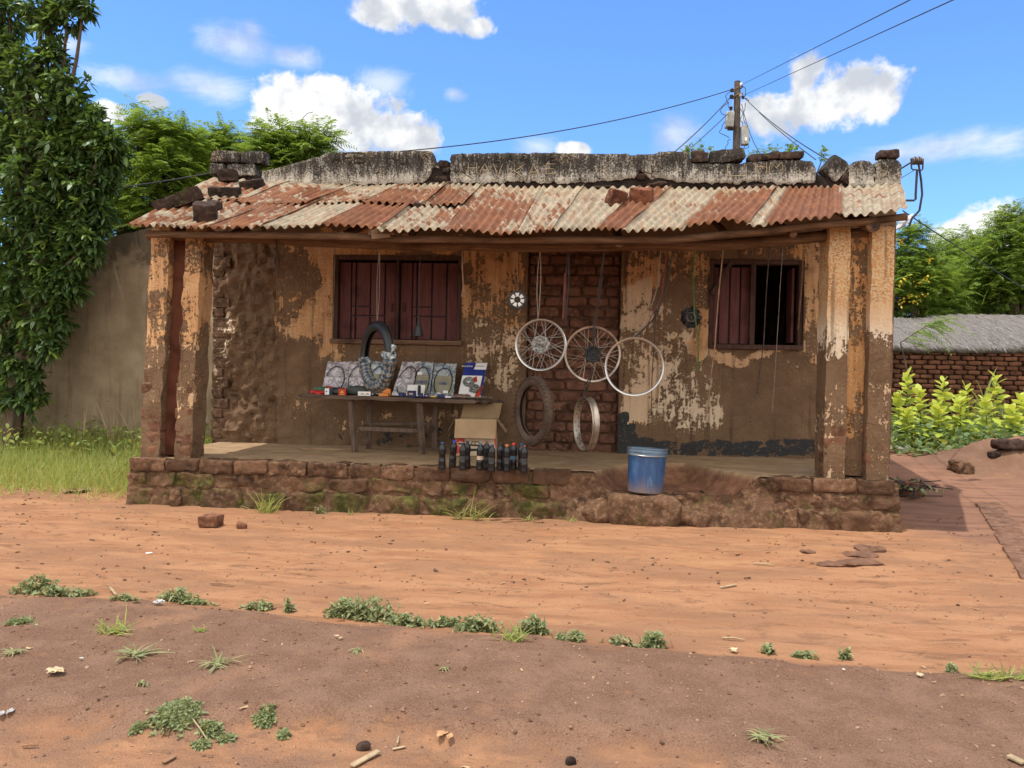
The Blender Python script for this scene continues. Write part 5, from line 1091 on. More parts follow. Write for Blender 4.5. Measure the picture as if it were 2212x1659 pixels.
broad_tree('big dark glossy broadleaf tree overhanging the stained wall at the left', [
 (20, 20, 48, .2), (90, 12, 42, .1), (150, 22, 40, 0), (185, 8, 22, 0), (110, 55, 26, 0), (15, 120, 45, .2), (60, 150, 50, 0), (115, 130, 34, 0), (120, 95, 16, 0), (140, 190, 42, 0), (30, 220, 62, .3), (95, 240, 60, 0), (165, 235, 34, 0), (190, 290, 42, 0), (235, 305, 34, -.1), (130, 310, 60, 0), (50, 320, 70, .2),
 (215, 335, 40, 0), (150, 380, 58, 0), (60, 410, 72, 0), (180, 430, 36, 0), (120, 460, 60, .1), (40, 500, 70, 0), (165, 505, 48, 0), (195, 520, 26, -.1), (110, 560, 60, 0), (40, 600, 66, .1), (150, 580, 34, 0), (105, 635, 48, 0), (30, 690, 62, 0), (85, 700, 40, 0), (95, 750, 28, -.1), (240, 330, 36, 0), (225, 370, 36, .1), (190, 350, 50, .1), (195, 450, 44, 0), (150, 430, 56, .1), (180, 540, 40, 0), (140, 500, 56, .1), (130, 600, 44, 0), (160, 300, 50, .1), (215, 290, 36, 0), (205, 395, 40, 0), (215, 470, 32, 0), (205, 250, 26, 0), (150, 620, 34, 0), (120, 690, 30, 0), (110, 740, 26, -.1), (60, 860, 34, 0), (30, 780, 50, 0), (65, 810, 30, 0), (15, 845, 38, 0), (-40, 300, 80, .4), (-40, 600, 80, .4), (-40, 100, 70, .3), (-50, 800, 60, .4)],
 (20, 890), 2.7, per=29)
GF = 'feathery trees behind the stained wall'
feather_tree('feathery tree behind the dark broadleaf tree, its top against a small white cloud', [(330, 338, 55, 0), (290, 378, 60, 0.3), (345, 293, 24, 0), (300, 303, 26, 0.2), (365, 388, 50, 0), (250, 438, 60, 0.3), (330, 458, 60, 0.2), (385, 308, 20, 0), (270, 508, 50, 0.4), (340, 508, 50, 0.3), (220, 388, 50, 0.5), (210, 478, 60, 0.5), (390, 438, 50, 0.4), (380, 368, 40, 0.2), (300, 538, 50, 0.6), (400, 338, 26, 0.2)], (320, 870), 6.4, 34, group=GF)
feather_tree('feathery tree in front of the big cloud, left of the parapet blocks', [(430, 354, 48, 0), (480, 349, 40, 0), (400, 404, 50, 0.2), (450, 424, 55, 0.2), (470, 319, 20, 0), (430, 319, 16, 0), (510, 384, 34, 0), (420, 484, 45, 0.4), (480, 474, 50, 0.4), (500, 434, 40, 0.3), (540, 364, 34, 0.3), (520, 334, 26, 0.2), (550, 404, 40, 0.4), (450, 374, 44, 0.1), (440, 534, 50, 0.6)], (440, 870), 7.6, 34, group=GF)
feather_tree('light feathery sapling crown rising over the left part of the parapet', [(590, 342, 38, 0), (640, 347, 36, 0), (680, 337, 26, 0), (590, 302, 14, 0), (692, 307, 10, 0), (610, 377, 40, 0), (665, 372, 34, 0), (560, 367, 34, 0), (645, 312, 10, 0)], (620, 880), 7.2, 40, group=GF)
mb = MB(); a = P(648, 330, 7.2); mb.tube([a, P(648, 270, 7.2), P(655, 254, 7.2), P(664, 245, 7.2), P(676, 242, 7.2)], .006, 5); tag(mb.build('bare_twig', M['cord']), 'thin bare hooked twig sticking up beside the light feathery sapling', 'twig')
GF = 'feathery trees right of the shop'
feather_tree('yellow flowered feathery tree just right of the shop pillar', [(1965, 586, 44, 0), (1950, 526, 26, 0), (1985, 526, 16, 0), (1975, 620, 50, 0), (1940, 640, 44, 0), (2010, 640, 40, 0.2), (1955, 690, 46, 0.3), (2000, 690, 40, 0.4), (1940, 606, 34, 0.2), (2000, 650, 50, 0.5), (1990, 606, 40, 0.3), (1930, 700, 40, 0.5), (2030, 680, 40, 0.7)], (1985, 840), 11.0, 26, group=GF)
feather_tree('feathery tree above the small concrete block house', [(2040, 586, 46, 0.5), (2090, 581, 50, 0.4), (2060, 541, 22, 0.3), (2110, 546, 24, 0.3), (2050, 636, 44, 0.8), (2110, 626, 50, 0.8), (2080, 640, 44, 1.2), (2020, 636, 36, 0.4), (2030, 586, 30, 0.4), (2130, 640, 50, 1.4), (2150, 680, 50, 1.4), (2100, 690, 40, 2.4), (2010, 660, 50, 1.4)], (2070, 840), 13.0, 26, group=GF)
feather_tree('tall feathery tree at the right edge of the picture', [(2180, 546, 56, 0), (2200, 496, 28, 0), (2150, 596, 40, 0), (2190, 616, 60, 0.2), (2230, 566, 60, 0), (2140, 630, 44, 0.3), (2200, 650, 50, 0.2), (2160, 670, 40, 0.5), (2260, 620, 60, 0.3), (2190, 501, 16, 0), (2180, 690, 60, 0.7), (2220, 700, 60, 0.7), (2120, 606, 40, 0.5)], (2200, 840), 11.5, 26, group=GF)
GF = 'tree tops peeking over the parapet'
feather_tree('tree top sprig peeking over the parapet left of the utility pole', [(1505, 346, 9, 0), (1535, 352, 8, 0), (1488, 350, 6, 0)], (1510, 840), 9.0, 70, (.13, .2), 1, .05, .016, group=GF)
feather_tree('tree top sprigs peeking over the parapet right of the utility pole', [(1698, 343, 10, 0), (1722, 341, 8, 0), (1640, 354, 9, 0), (1775, 347, 5, 0), (1668, 352, 9, 0)], (1700, 840), 9.6, 70, (.13, .2), 1, .05, .016, group=GF)
yt = [o for o in bpy.data.objects if o.get('label', '').startswith('yellow flowered')][0]; q = []
for px, py in ((1950, 655), (1962, 640), (1975, 652), (2000, 600), (1945, 520), (1990, 640), (1958, 600), (1985, 610), (2008, 560), (1940, 610)):
    for _ in range(9): q.append(list(P(px+random.gauss(0, 5), py+random.gauss(0, 4), 10.3)))
q = np.array(q); n = len(q); V, Fc, k = blades(q, rvec(n), np.full(n, .05), np.full(n, .04), np.full(n, .01), 2, [.5, 1, .5]); joined('blossoms', [(V, Fc, cols(n, k, RNG.random(n)))], leafmat('yellow blossom', (.55, .36, .03), (.65, .48, .05), (.6, .5, .1), .6, .3), yt)
# ------------------------------------------------------------------ boundary walls, hut and block house
xs_ = [(-8.0, 2.2), (P(90, 560, 3.4).x, P(90, 560, 3.4).z), (P(150, 545, 3.4).x, P(150, 545, 3.4).z), (P(215, 520, 3.4).x, P(215, 520, 3.4).z), (P(320, 492, 3.4).x, P(320, 492, 3.4).z), (P(470, 470, 3.4).x, P(320, 488, 3.4).z)]
mb = MB(); wx = [a for a, _ in xs_]; wz = [b for _, b in xs_]
def cw(side):
    def g(u, v):
        x = wx[0]+(wx[-1]-wx[0])*u; zt_ = interp(x, wx, wz)+.02*noise.noise(Vector((x*5, 0, 0)))+.012*noise.noise(Vector((x*17, 0, 0))); z = -.1+(zt_+.1)*v
        return (x, 3.4+(.2 if side else 0)+.02*noise.fractal(Vector((x*2, side, z*2)), 1, 2, 4), z)
    return g
mb.grid(cw(0), 120, 40); k = len(mb.v); mb.grid(cw(1), 120, 40, None, True)
for i in range(120): a = i*41+40; mb.f.append((a, k+a, k+a+41, a+41))
tag(mb.build('compound_wall', M['render'], recalc=False), 'stained grey brown rendered wall with a sloping top behind the grass', 'wall')
YB = 8.0; p0 = P(1880, 745, YB); hut = thing('thatched_hut', 'low red brick hut with grey grass thatch beyond the yellow green plants', 'hut', (p0.x+2.6, YB, .34))
zt_w = P(2070, 748, YB).z; mb = MB(); mo = MB(); mo.box((p0.x+3.4, YB+.10, zt_w/2+.1), (6.9, .16, zt_w-.24)); z = .30; row = 0
while z < zt_w-.02:
    x = p0.x-.2+(0 if row % 2 else .13)
    while x < p0.x+6.9: w = .245+random.uniform(-.02, .02); mb.c = (random.random(), 0, random.random()*.8); mb.rock((x+w/2, YB+random.uniform(-.012, .012), z+.038), (w-.014, .11, .072), (0, random.uniform(-.03, .03), 0), .006, 5, random.random()*90, 6, 10); x += w
    z += .088; row += 1
wl = mb.build('brick_wall', M['farbrick'], hut); mo.build('mortar_bed', M['mortar'], wl)
mb = MB(); zr = P(2070, 684, 10.4).z
def th(u, v):
    x = p0.x-.5+7.6*u; y = YB-.12+(10.4-YB+.12)*v; z = zt_w-.03+(zr-zt_w+.03)*(v**.92)+.05*noise.noise(Vector((x*1.2, v*2, 0)))+.025*noise.noise(Vector((x*9, v*8, 3)))
    if v == 0: z -= .05*abs(noise.noise(Vector((x*14, 0, 0))))
    return (x, y, z+.06*math.sin(x*1.1)*v)
mb.grid(th, 200, 26); n_ = len(mb.v)
mb.grid(lambda u, v: (th(u, 1)[0], 10.4+2.4*v, th(u, 1)[2]-1.0*v), 200, 4); o = mb.build('thatch', M['thatch'], hut); md = o.modifiers.new('layer', 'SOLIDIFY'); md.thickness = .10; md.offset = -1
n = 2600; xs = RNG.uniform(p0.x-.4, p0.x+7, n); vv = RNG.uniform(0, 1, n)**1.3; ps = np.array([th((x-p0.x+.5)/7.6, v) for x, v in zip(xs, vv)])
V, Fc, k = blades(ps+np.array([0, -.01, .015]), np.stack([RNG.normal(0, .25, n), -np.ones(n), -.28+RNG.normal(0, .12, n)], 1), RNG.uniform(.10, .28, n), np.full(n, .012), np.full(n, .03), 2, [1, .8, .2])
joined('loose_straw', [(V, Fc, cols(n, k, RNG.random(n)))], leafmat('grey straw', (.085, .077, .072), (.26, .235, .22), (.3, .26, .22), .9, .1), hut)
q0 = P(2040, 690, 15.); bh_ = thing('block_house', 'small dark concrete block house showing above the thatch under the trees', 'building', (q0.x+.5, 15.4, .6)); z1 = P(2085, 657, 15.).z
mb = MB(); mb.rock((q0.x+.60, 15.6, z1/2+.1), (1.0, 1.2, z1-.35), None, .02, 12, 3, 12, 3); mb.build('wall', M['sooty'], bh_); mb = MB(); mb.rock((q0.x+.55, 15.5, z1), (1.35, 1.5, .07), (0, -.02, 0), .015, 12, 5, 10, 3); mb.build('roof_slab', M['parapet'], bh_); mb = MB(); mb.rock((q0.x+.12, 14.95, z1/2+.15), (.10, .10, z1-.4), None, .006, 8, 3, 12, 3); mb.build('corner_post', M['print_pale'], bh_)
# ------------------------------------------------------------------ utility pole, wires and service mast
YU = 14.; pt = P(1593, 176, YU); pbz = H(pt.x, YU); up_ = thing('utility_pole', 'weathered wooden utility pole with two grey boxes behind the parapet', 'utility pole', (pt.x, YU, pbz)); rr = .095
mb = MB(); mb.tube([(pt.x+.05, YU, pbz-.2), (pt.x+.03, YU, pt.z*.5), (pt.x, YU, pt.z)], [.13, .115, rr*.85], 14); mb.build('pole', mat_wood('grey weathered pole', (.055, .045, .036), (.15, .125, .10), (3, 3, .3)), up_)
def at(px, py, dy=0): return P(px, py, YU+dy)
gm = simple('grey cabinet paint', (.34, .34, .32), .6, .1, .15, 8); dk = simple('dark fitting metal', (.04, .035, .03), .6, .3)
a, b = at(1563, 247), at(1585, 281); mb = MB(); c = (a+b)/2; mb.box((c.x-.01, YU-.16, c.z), (.20, .24, .40), (0, .03, 0), .015)
for i in range(4): mb.box((c.x-.085+.05*i, YU-.285, c.z), (.014, .02, .36), (0, .03, 0), .004)
o = mb.build('cable_box', gm, up_); mb = MB(); mb.box((c.x+.03, YU-.14, c.z-.22), (.15, .16, .05), None, .01); mb.build('box_base', dk, o)
a, b = at(1598, 268), at(1614, 320); c = (a+b)/2; mb = MB(); mb.box((c.x+.02, YU-.05, c.z), (.19, .20, .50), (0, -.03, 0), .012); o = mb.build('meter_box', gm, up_); mb = MB(); mb.rock((c.x+.03, YU-.17, c.z-.14), (.06, .02, .10), None, .004, 6, 4, 5); mb.build('white_plate', M['white'], o)
for px, py, s, mt in ((1581, 195, .05, dk), (1601, 183, .045, M['white']), (1580, 209, .055, dk), (1599, 205, .05, M['white']), (1605, 210, .045, dk), (1579, 234, .05, dk)):
    p = at(px, py, -.08); mb = MB(); mb.lathe([(0, -s), (s*.6, -s*.9), (s, -s*.4), (s*.6, 0), (s, s*.4), (s*.6, s*.9), (0, s)], 12, 'Z', False, p); mb.build('insulator', mt, up_)
for py in (192, 207): p = at(1593, py); mb = MB(); mb.tube([(p.x+.13*math.cos(q), YU+.13*math.sin(q), p.z+.05*math.cos(q)) for q in np.linspace(0, 2*PI, 17)[:-1]], .016, 6, True); mb.build('binding', M['tan'], up_)
for i, pts in enumerate(([(1580, 193), (1567, 209), (1573, 222)], [(1573, 220), (1554, 240), (1565, 249), (1580, 249)], [(1572, 222), (1578, 240), (1582, 256)], [(1567, 262), (1553, 285), (1575, 298)], [(1604, 184), (1612, 196), (1608, 210), (1618, 218)], [(1612, 222), (1600, 260), (1606, 270)], [(1600, 235), (1612, 270), (1620, 300), (1604, 326)], [(1606, 270), (1618, 300), (1617, 318), (1604, 324)], [(1576, 300), (1571, 310), (1566, 330), (1578, 331)])):
    q = [at(a, b, -.12) for a, b in pts]; mb = MB(); mb.tube([q[j].lerp(q[j+1], k/5)+Vector((.02*math.sin(k*1.3+i), 0, 0)) for j in range(len(q)-1) for k in range(5)]+[q[-1]], .009, 5); mb.build('jumper_wire', dk, up_)
def wire(label, a, b, sag, rad=.011, mt=None):
    mb = MB(); mb.tube([a.lerp(b, t)+Vector((0, 0, -4*sag*t*(1-t))) for t in np.linspace(0, 1, 24)], rad, 5); tag(mb.build('overhead_wire', mt or dk), label, 'wire', 'wires strung from the utility pole')
wire('upper of the two wires rising from the pole to the top right', at(1602, 183), at(1602, 183).lerp(P(1985, -10, 0.), 3.), .0, .006)
wire('lower of the two wires rising from the pole to the top right', at(1608, 205), at(1608, 205).lerp(P(2080, -10, 0.), 3.), .0, .006)
wire('single wire running left from the pole top down behind the parapet', at(1579, 194), P(800, 332, 8.0), .25, .012)
wire('upper of the two stays slanting down left from the pole', at(1578, 210), P(1455, 330, 10.), .05, .012); wire('lower of the two stays slanting down left from the pole', at(1578, 240), P(1480, 330, 10.), .02, .010)
wire('upper of the two wires slanting down right from the pole', at(1608, 211), P(1800, 352, 6.), .10, .010); wire('lower of the two wires slanting down right, parting below the first', at(1640, 243), P(1762, 345, 6.), .03, .009); wire('short wire dropping steeply beside the pole to the parapet', at(1602, 225), P(1648, 338, 11.), .2, .010)
wire('thin cable crossing the trees left of the parapet blocks', P(120, 415, 6.2), P(470, 371, 3.0), .05, .010); wire('thin cable falling from the roof corner across the right hand trees', P(1950, 455, 3.2), P(2300, 670, 9.), .05, .008)
wire('thin stay between the parapet end and the service pipe', P(1946, 385, 2.2), P(1976, 367, 2.3), 0, .004)
YS = 2.4; sm_ = thing('service_mast', 'bent pipe with bracketed insulator and loose cable at the right shop wall', 'cable mast', P(1957, 432, YS)); q = [P(a, b, YS) for a, b in ((1940, 433), (1974, 433), (1978, 420), (1981, 368))]
mb = MB(); mb.tube([q[0], q[1], q[1].lerp(q[2], .5)+Vector((.01, 0, -.02)), q[2], q[3]], .013, 8); mb.build('pipe', dk, sm_)
mb = MB(); e = [P(a, b, YS) for a, b in ((1968, 342), (1969, 366), (1993, 368), (1994, 343))]; mb.tube([e[0], e[0].lerp(e[1], .9), e[1].lerp(e[2], .1), e[1].lerp(e[2], .9), e[2].lerp(e[3], .1), e[3]], .009, 6); mb.build('bracket', dk, sm_)
p = P(1981, 348, YS); mb = MB()
for k in range(5): mb.M = Matrix.Translation(p+Vector((-.045+.022*k, 0, .004*(k % 2)))) @ Matrix.Rotation(R(90), 4, 'Y'); mb.lathe([(0, -.008), (.038+.01*(k % 2), -.006), (.044, .006), (0, .008)], 14)
mb.build('insulator', simple('brown glazed insulator', (.11, .085, .07), .5, 0, .4, 20), sm_)
e = [P(a, b, YS) for a, b in ((1984, 352), (1990, 392), (1992, 420), (1986, 455), (1970, 472), (1964, 488))]; mb = MB(); mb.tube([e[j].lerp(e[j+1], k/4) for j in range(5) for k in range(4)]+[e[-1]], .012, 7); mb.build('cable', M['cord'], sm_)
e = [P(a, b, YS) for a, b in ((1966, 352), (1950, 362), (1943, 365))]; mb = MB(); mb.tube(e, .010, 6); mb.build('cable', M['cord'], sm_)
p = P(1956, 480, 2.0); mb = MB(); mb.box((p.x-.02, p.y, p.z), (.012, .3, .14), (0, .5, 0), .001); mb.build('hanging_tag', M['white'], sm_)
# ------------------------------------------------------------------ grass at the left
def scatter(n, test, x0, x1, y0, y1):
    out = []
    while len(out) < n:
        x, y = random.uniform(x0, x1), random.uniform(y0, y1)
        if random.random() < test(x, y): out.append((x, y, H(x, y)))
    return np.array(out)
gx1 = -.12
def gd(x, y):
    f = sm((y-.02-.35*fbm(x, y, 1.3))/.75); return (f*(.55+.9*(fbm(x, y, 1.2)+.3)))*(1 if y > 1.6 or x < -.1 else .2)
ps = scatter(25000, gd, -7.5, gx1, -.1, 3.4); n = len(ps); hgt = RNG.uniform(.12, .32, n)*np.clip(.35+(ps[:, 1]-.1)*.6, .3, 1)*1.08*(1+.55*np.clip((ps[:, 1]-2.2)/1.2, 0, 1)); dr = np.stack([RNG.normal(0, .38, n), RNG.normal(0, .38, n), np.ones(n)], 1)
V, Fc, k = blades(ps, dr, hgt, np.full(n, .0095), hgt*RNG.uniform(.05, .5, n), 3, [1, .8, .5, .05]); parts = [(V, Fc, cols(n, k, RNG.random(n)*.7+.35*np.clip((2.4-ps[:, 1]), 0, 1), (RNG.random(n) < .12)*.8))]
ps = scatter(1700, gd, -7.5, gx1, 2.2, 3.4); n = len(ps); dr = rvec(n)*1.0+np.array([0, 0, .8]); L = RNG.uniform(.06, .13, n); V, Fc, k = blades(ps+np.array([0, 0, 1])*RNG.uniform(.1, .38, n)[:, None], dr, L, L*.35, L*.4, 3); parts.append((V, Fc, cols(n, k, RNG.random(n)*.25)))
o = joined('grass', parts, GREEN['grassy']); o['kind'] = 'stuff'; o['label'] = 'tall bright meadow grass in front of the stained wall'
ps = scatter(500, lambda x, y: .9 if fbm(x, y, 2) > .0 else .05, -6, -.3, -.15, .7); n = len(ps); V, Fc, k = blades(ps, np.stack([RNG.normal(0, .7, n), RNG.normal(0, .7, n), np.ones(n)*.8], 1), RNG.uniform(.04, .12, n), np.full(n, .007), np.full(n, .03), 3, [1, .8, .5, .05])
o = joined('grass', [(V, Fc, cols(n, k, RNG.random(n), RNG.random(n)*.6))], GREEN['grassy']); o['kind'] = 'stuff'; o['label'] = 'thin short grass creeping onto the bare earth at the left'
for px, py, h, lab in ((245, 845, .62, 'dry seeding grass stalk against the wall, left of the pillar'), (180, 850, .5, 'pale arched grass stalk in front of the middle of the stained wall'), (300, 850, .62, 'slender dry stalk right beside the left pillar')):
    b = P(px, py+25, 3.0); b.z = H(b.x, b.y); n = 9; V1, F1, k1 = blades(np.tile(np.array(b), (n, 1)), np.stack([RNG.normal(0, .22, n), RNG.normal(0, .15, n), np.ones(n)], 1), RNG.uniform(.6, 1, n)*(h+.35), np.full(n, .010), np.full(n, .16), 3, [1, .8, .6, .3])
    tag(joined('grass_stalk', [(V1, F1, cols(n, k1, RNG.random(n)))], GREEN['straw']), lab, 'grass stalk')
# ------------------------------------------------------------------ plants at the right
def leafy_plant(label, px, py, Y, h, W, L, mat, nl, group, name='leafy_plant', stem=True):
    b = P(px, py, Y); b.z = H(b.x, b.y); t = thing(name, label, 'plant', b, group); kk = np.arange(nl); tt = (kk+.5)/nl; ang = kk*2.4+random.random()*6; pos = np.array(b)+np.stack([.02*np.sin(tt*5), .02*np.cos(tt*4), tt*h], 1)
    el = -.15+1.15*tt; dr = np.stack([np.cos(ang)*np.cos(el), np.sin(ang)*np.cos(el), np.sin(el)], 1)+RNG.normal(size=(nl, 3))*.12; Ls = L*(1.05-.55*tt)*RNG.uniform(.8, 1.15, nl); V, Fc, k = blades(pos, dr, Ls, Ls*W, Ls*.55*(1.1-tt*.7), 4, [.2, .9, 1., .7, .03])
    joined('leaves', [(V, Fc, cols(nl, k, .15+.85*tt*RNG.uniform(.6, 1.1, nl), (tt < .3)*RNG.uniform(0, .9, nl)))], mat, t); mb = MB(); mb.tube([b+Vector((0, 0, -.03)), b+Vector((.02, 0, h*.5)), b+Vector((.0, 0, h))], [.012, .010, .004], 6); mb.build('stem', GREEN['weed'] if 0 else simple('green stem', (.10, .15, .04), .6), t)
GT = 'yellow green leafy plants in the plot right of the shop'; stem_m = None
for lab, px, py, Y, h in (
 ('leafy plant hugging the shop wall, lowest of the plot', 1938, 930, 5.4, .72), ('tall leafy plant with a pale pink flower head close to the shop wall', 1958, 925, 6.3, 1.08), ('bushy leafy plant in front, second from the shop wall', 1985, 935, 5.2, .80), ('tall pointed leafy plant before the middle of the brick wall', 2035, 925, 5.9, .98), ('low leafy plant in the front row under the tall pointed one', 2025, 938, 4.9, .62),
 ('yellowing leafy plant in the front row with drooping leaves', 2072, 938, 5.0, .70), ('leafy plant standing between the two tall pointed ones', 2085, 925, 5.9, .88), ('tallest leafy plant, right of the long bladed grass', 2150, 925, 5.7, 1.05), ('broad leafy plant in front of the tallest one', 2128, 940, 5.0, .72), ('leafy plant with the lightest leaves at the right end of the front row', 2185, 940, 5.0, .60), ('leafy plant at the right picture edge behind the front row', 2205, 930, 5.8, .74), ('dark lower leafy plant between the front row and the shop', 1960, 940, 4.9, .52)):
    leafy_plant(lab, px, py, Y, h, .50, .34, GREEN['tobacco'], 38, GT)
b = P(1958, 800, 6.3); mb = MB(); 
for lab, px, py, Y, h in (('long bladed grass clump in front of the red brick wall', 2110, 900, 7.0, 1.3), ('maize like plant with wide arching blades near the shop corner', 1990, 900, 7.1, 1.05), ('grey green grassy bush at the right edge by the brick wall', 2190, 910, 6.6, 1.0)):
    b = P(px, py, Y); b.z = H(b.x, b.y); n = 46 if 'long' in lab else (16 if 'maize' in lab else 160); V, Fc, k = blades(np.tile(np.array(b), (n, 1))+RNG.normal(size=(n, 3))*np.array([.10, .10, 0])*(2.6 if 'bush' in lab else 1)+np.array([0, 0, 1])*RNG.uniform(0, .45, n)[:, None]*h, np.stack([RNG.normal(0, .45, n), RNG.normal(0, .45, n), np.ones(n)], 1), RNG.uniform(.5, 1, n)*h*.75, np.full(n, .04 if 'bush' not in lab else .010), RNG.uniform(.1, .5, n)*h, 5, [.6, 1, .9, .7, .4, .03])
    tag(joined('tall_grass', [(V, Fc, cols(n, k, RNG.random(n)*.8))], GREEN['grassy'] if 'bush' not in lab else GREEN['weed']), lab, 'plant')
b = P(2010, 800, 6.6); tsp = thing('feathery_sapling', 'feathery green sprig arching in front of the thatch beside the shop', 'sapling', (b.x, 6.6, H(b.x, 6.6))); n = 26
e = [P(1945, 740, 6.6), P(2000, 705, 6.6), P(2050, 690, 6.6)]; bs = np.array([list(e[0].lerp(e[2], t)+Vector((0, 0, .12*math.sin(PI*t)))) for t in RNG.random(n)]); V, Fc, k, nl, rep = fronds(bs, np.stack([RNG.uniform(.1, 1, n), RNG.normal(0, .5, n), RNG.uniform(-.5, .4, n)], 1), RNG.uniform(.3, .55, n), 12, .11, .018); joined('leaves', [(V, Fc, cols(nl, k, RNG.random(nl), np.full(nl, .15)))], GREEN['feather'], tsp)
mb = MB(); mb.tube([(b.x-.4, 6.6, H(b.x, 6.6)-.05), (b.x-.3, 6.6, 1.2), tuple(e[0]), tuple(e[1]), tuple(e[2])], [.02, .016, .012, .008, .004], 6); mb.build('stem', BARK, tsp)
cx0 = P(1915, 930, 4.4).x; ps = scatter(5200, lambda x, y: .95 if fbm(x, y, 1.1) > -.25 else .25, cx0, cx0+4.2, 4.1, 7.6); n = len(ps); zz = RNG.uniform(.02, .34, n)*np.clip((ps[:, 1]-4.0)/.7, .1, 1); L = RNG.uniform(.05, .12, n)
V, Fc, k = blades(ps+np.stack([0*zz, 0*zz, zz], 1), rvec(n)+np.array([0, -.2, .45]), L, L*.7, L*.3, 3, [.3, 1, .8, .05]); o = joined('ground_cover', [(V, Fc, cols(n, k, RNG.random(n)*.8, (RNG.random(n) < .15)*.7))], GREEN['cover']); o['kind'] = 'stuff'; o['label'] = 'low creeping ground cover below the yellow green plants'
# far tree belt closing the horizon
parts = []
for i in range(150):
    a = R(-20)+R(220)*i/150; rr_ = random.uniform(46, 60); c = np.array([4+rr_*math.cos(a), rr_*math.sin(a)-4, 1.2+random.uniform(.3, 1.8)]); n = 90; d = rvec(n); L = RNG.uniform(.5, .9, n); V, Fc, k = blades(c+d*np.array([2.6, 1.5, 1.5])*RNG.uniform(.5, 1, n)[:, None], rvec(n)+np.array([0, 0, .3]), L, L*.6, L*.3, 2, [.4, 1, .1]); parts.append((V, Fc, cols(n, k, RNG.random(n))))
o = joined('treeline', parts, GREEN['feather']); o['kind'] = 'stuff'; o['label'] = 'far belt of trees closing the view'
# ------------------------------------------------------------------ weeds and tufts on the ground
def weed(label, px, py, w, h, kind='weed', group=None, dens=1.):
    g = G(px, py)
    if 1085 < py < 1130: g.y = min(g.y, -.17); g.z = H(g.x, g.y)
    s = (g-Vector(CAM)).length/FPX; wm_, hm = w*s, h*s*(.78 if kind == 'weed' else .6 if kind == 'mat' else 1); mb = []
    if kind == 'mat': wm_ *= .72
    if kind == 'grass':
        n = int(42*dens); V, Fc, k = blades(np.array(g)+RNG.normal(size=(n, 3))*np.array([wm_*.16, wm_*.10, 0]), np.stack([RNG.normal(0, .5*wm_/max(hm, .01), n), RNG.normal(0, .45, n), np.ones(n)], 1), RNG.uniform(.5, 1.1, n)*math.hypot(hm, wm_*.4), np.full(n, .0065), RNG.uniform(.2, .6, n)*hm, 4, [1, 1, .8, .5, .05]); mb.append((V, Fc, cols(n, k, RNG.random(n), (RNG.random(n) < .35)*RNG.uniform(.3, 1, n))))
        o = joined('grass_tuft', mb, GREEN['grassy'] if dens < 3 else GREEN['straw'])
    elif kind == 'straw':
        n = int(30*dens); V, Fc, k = blades(np.array(g)+RNG.normal(size=(n, 3))*np.array([wm_*.1, wm_*.1, 0])+np.array([0, 0, .012]), np.stack([RNG.normal(0, 1, n), RNG.normal(0, 1, n), np.full(n, .25)], 1), RNG.uniform(.4, 1, n)*wm_*.55, np.full(n, .007), np.full(n, .02), 4, [1, 1, .8, .5, .1]); o = joined('grass_tuft', [(V, Fc, cols(n, k, RNG.random(n), RNG.random(n)))], GREEN['weed'])
    else:
        mat_ = kind == 'mat'; n = int((90 if mat_ else 28)*dens*max(.5, min(4, w*h/900))); st = RNG.normal(size=(n, 3))*np.array([wm_*.25, wm_*(.22 if mat_ else .12), 0]); hh = RNG.random(n)**1.4*hm*np.exp(-(st[:, 0]/(wm_*.42))**2)*(.3 if mat_ else 1); pos = np.array(g)+st; pos[:, 2] = np.array([H(a, b) for a, b in pos[:, :2]])+hh+.006
        m = 5; pos = np.repeat(pos, m, 0); L = RNG.uniform(.012, .036, n*m)*(1 if not mat_ else .75); V, Fc, k = blades(pos, rvec(n*m)+np.array([0, 0, .35]), L, L*.5, L*.3, 3, [.3, 1, .8, .05]); mb.append((V, Fc, cols(n*m, k, np.clip(np.repeat(RNG.random(n), m)*.7+RNG.random(n*m)*.3, 0, 1), np.repeat((RNG.random(n) < .16)*.9, m))))
        ns = int(14*dens) if not mat_ else 2; V, Fc, k = blades(np.array(g)+RNG.normal(size=(ns, 3))*np.array([wm_*.22, wm_*.1, 0]), np.stack([RNG.normal(0, .25, ns), RNG.normal(0, .25, ns), np.ones(ns)], 1), RNG.uniform(.6, 1.25, ns)*hm, np.full(ns, .006), np.full(ns, .01), 2, [1, 1, .9]); mb.append((V, Fc, cols(ns, k, RNG.random(ns)*.3)))
        if not mat_:                         # upright sprigs with small paired leaves
            sp = max(2, int(w/9)); bs = np.array(g)+RNG.normal(size=(sp, 3))*np.array([wm_*.26, wm_*.08, 0]); ax = norm(np.stack([RNG.normal(0, .35, sp), RNG.normal(0, .3, sp), np.ones(sp)], 1)); hl = RNG.uniform(.5, 1.25, sp)*hm; tq = np.tile(np.linspace(.15, 1, 9), sp); bq = np.repeat(bs, 9, 0)+np.repeat(ax*hl[:, None], 9, 0)*tq[:, None]
            bq = np.repeat(bq, 2, 0); nq = len(bq); L = RNG.uniform(.014, .032, nq); V, Fc, k = blades(bq, rvec(nq)*np.array([1, 1, .4])+np.array([0, 0, .25]), L, L*.42, L*.2, 3, [.3, 1, .8, .05]); mb.append((V, Fc, cols(nq, k, RNG.random(nq), (RNG.random(nq) < .12)*.8)))
            V, Fc, k = blades(bs, ax, hl, np.full(sp, .005), np.zeros(sp), 2, [1, 1, .8]); mb.append((V, Fc, cols(sp, k, RNG.random(sp)*.3)))
        o = joined('weed', mb, GREEN['weed'])
    tag(o, label, 'weed' if kind in ('weed', 'mat') else 'grass tuft', group); return o
GW = 'weeds along the edge of the brown verge'
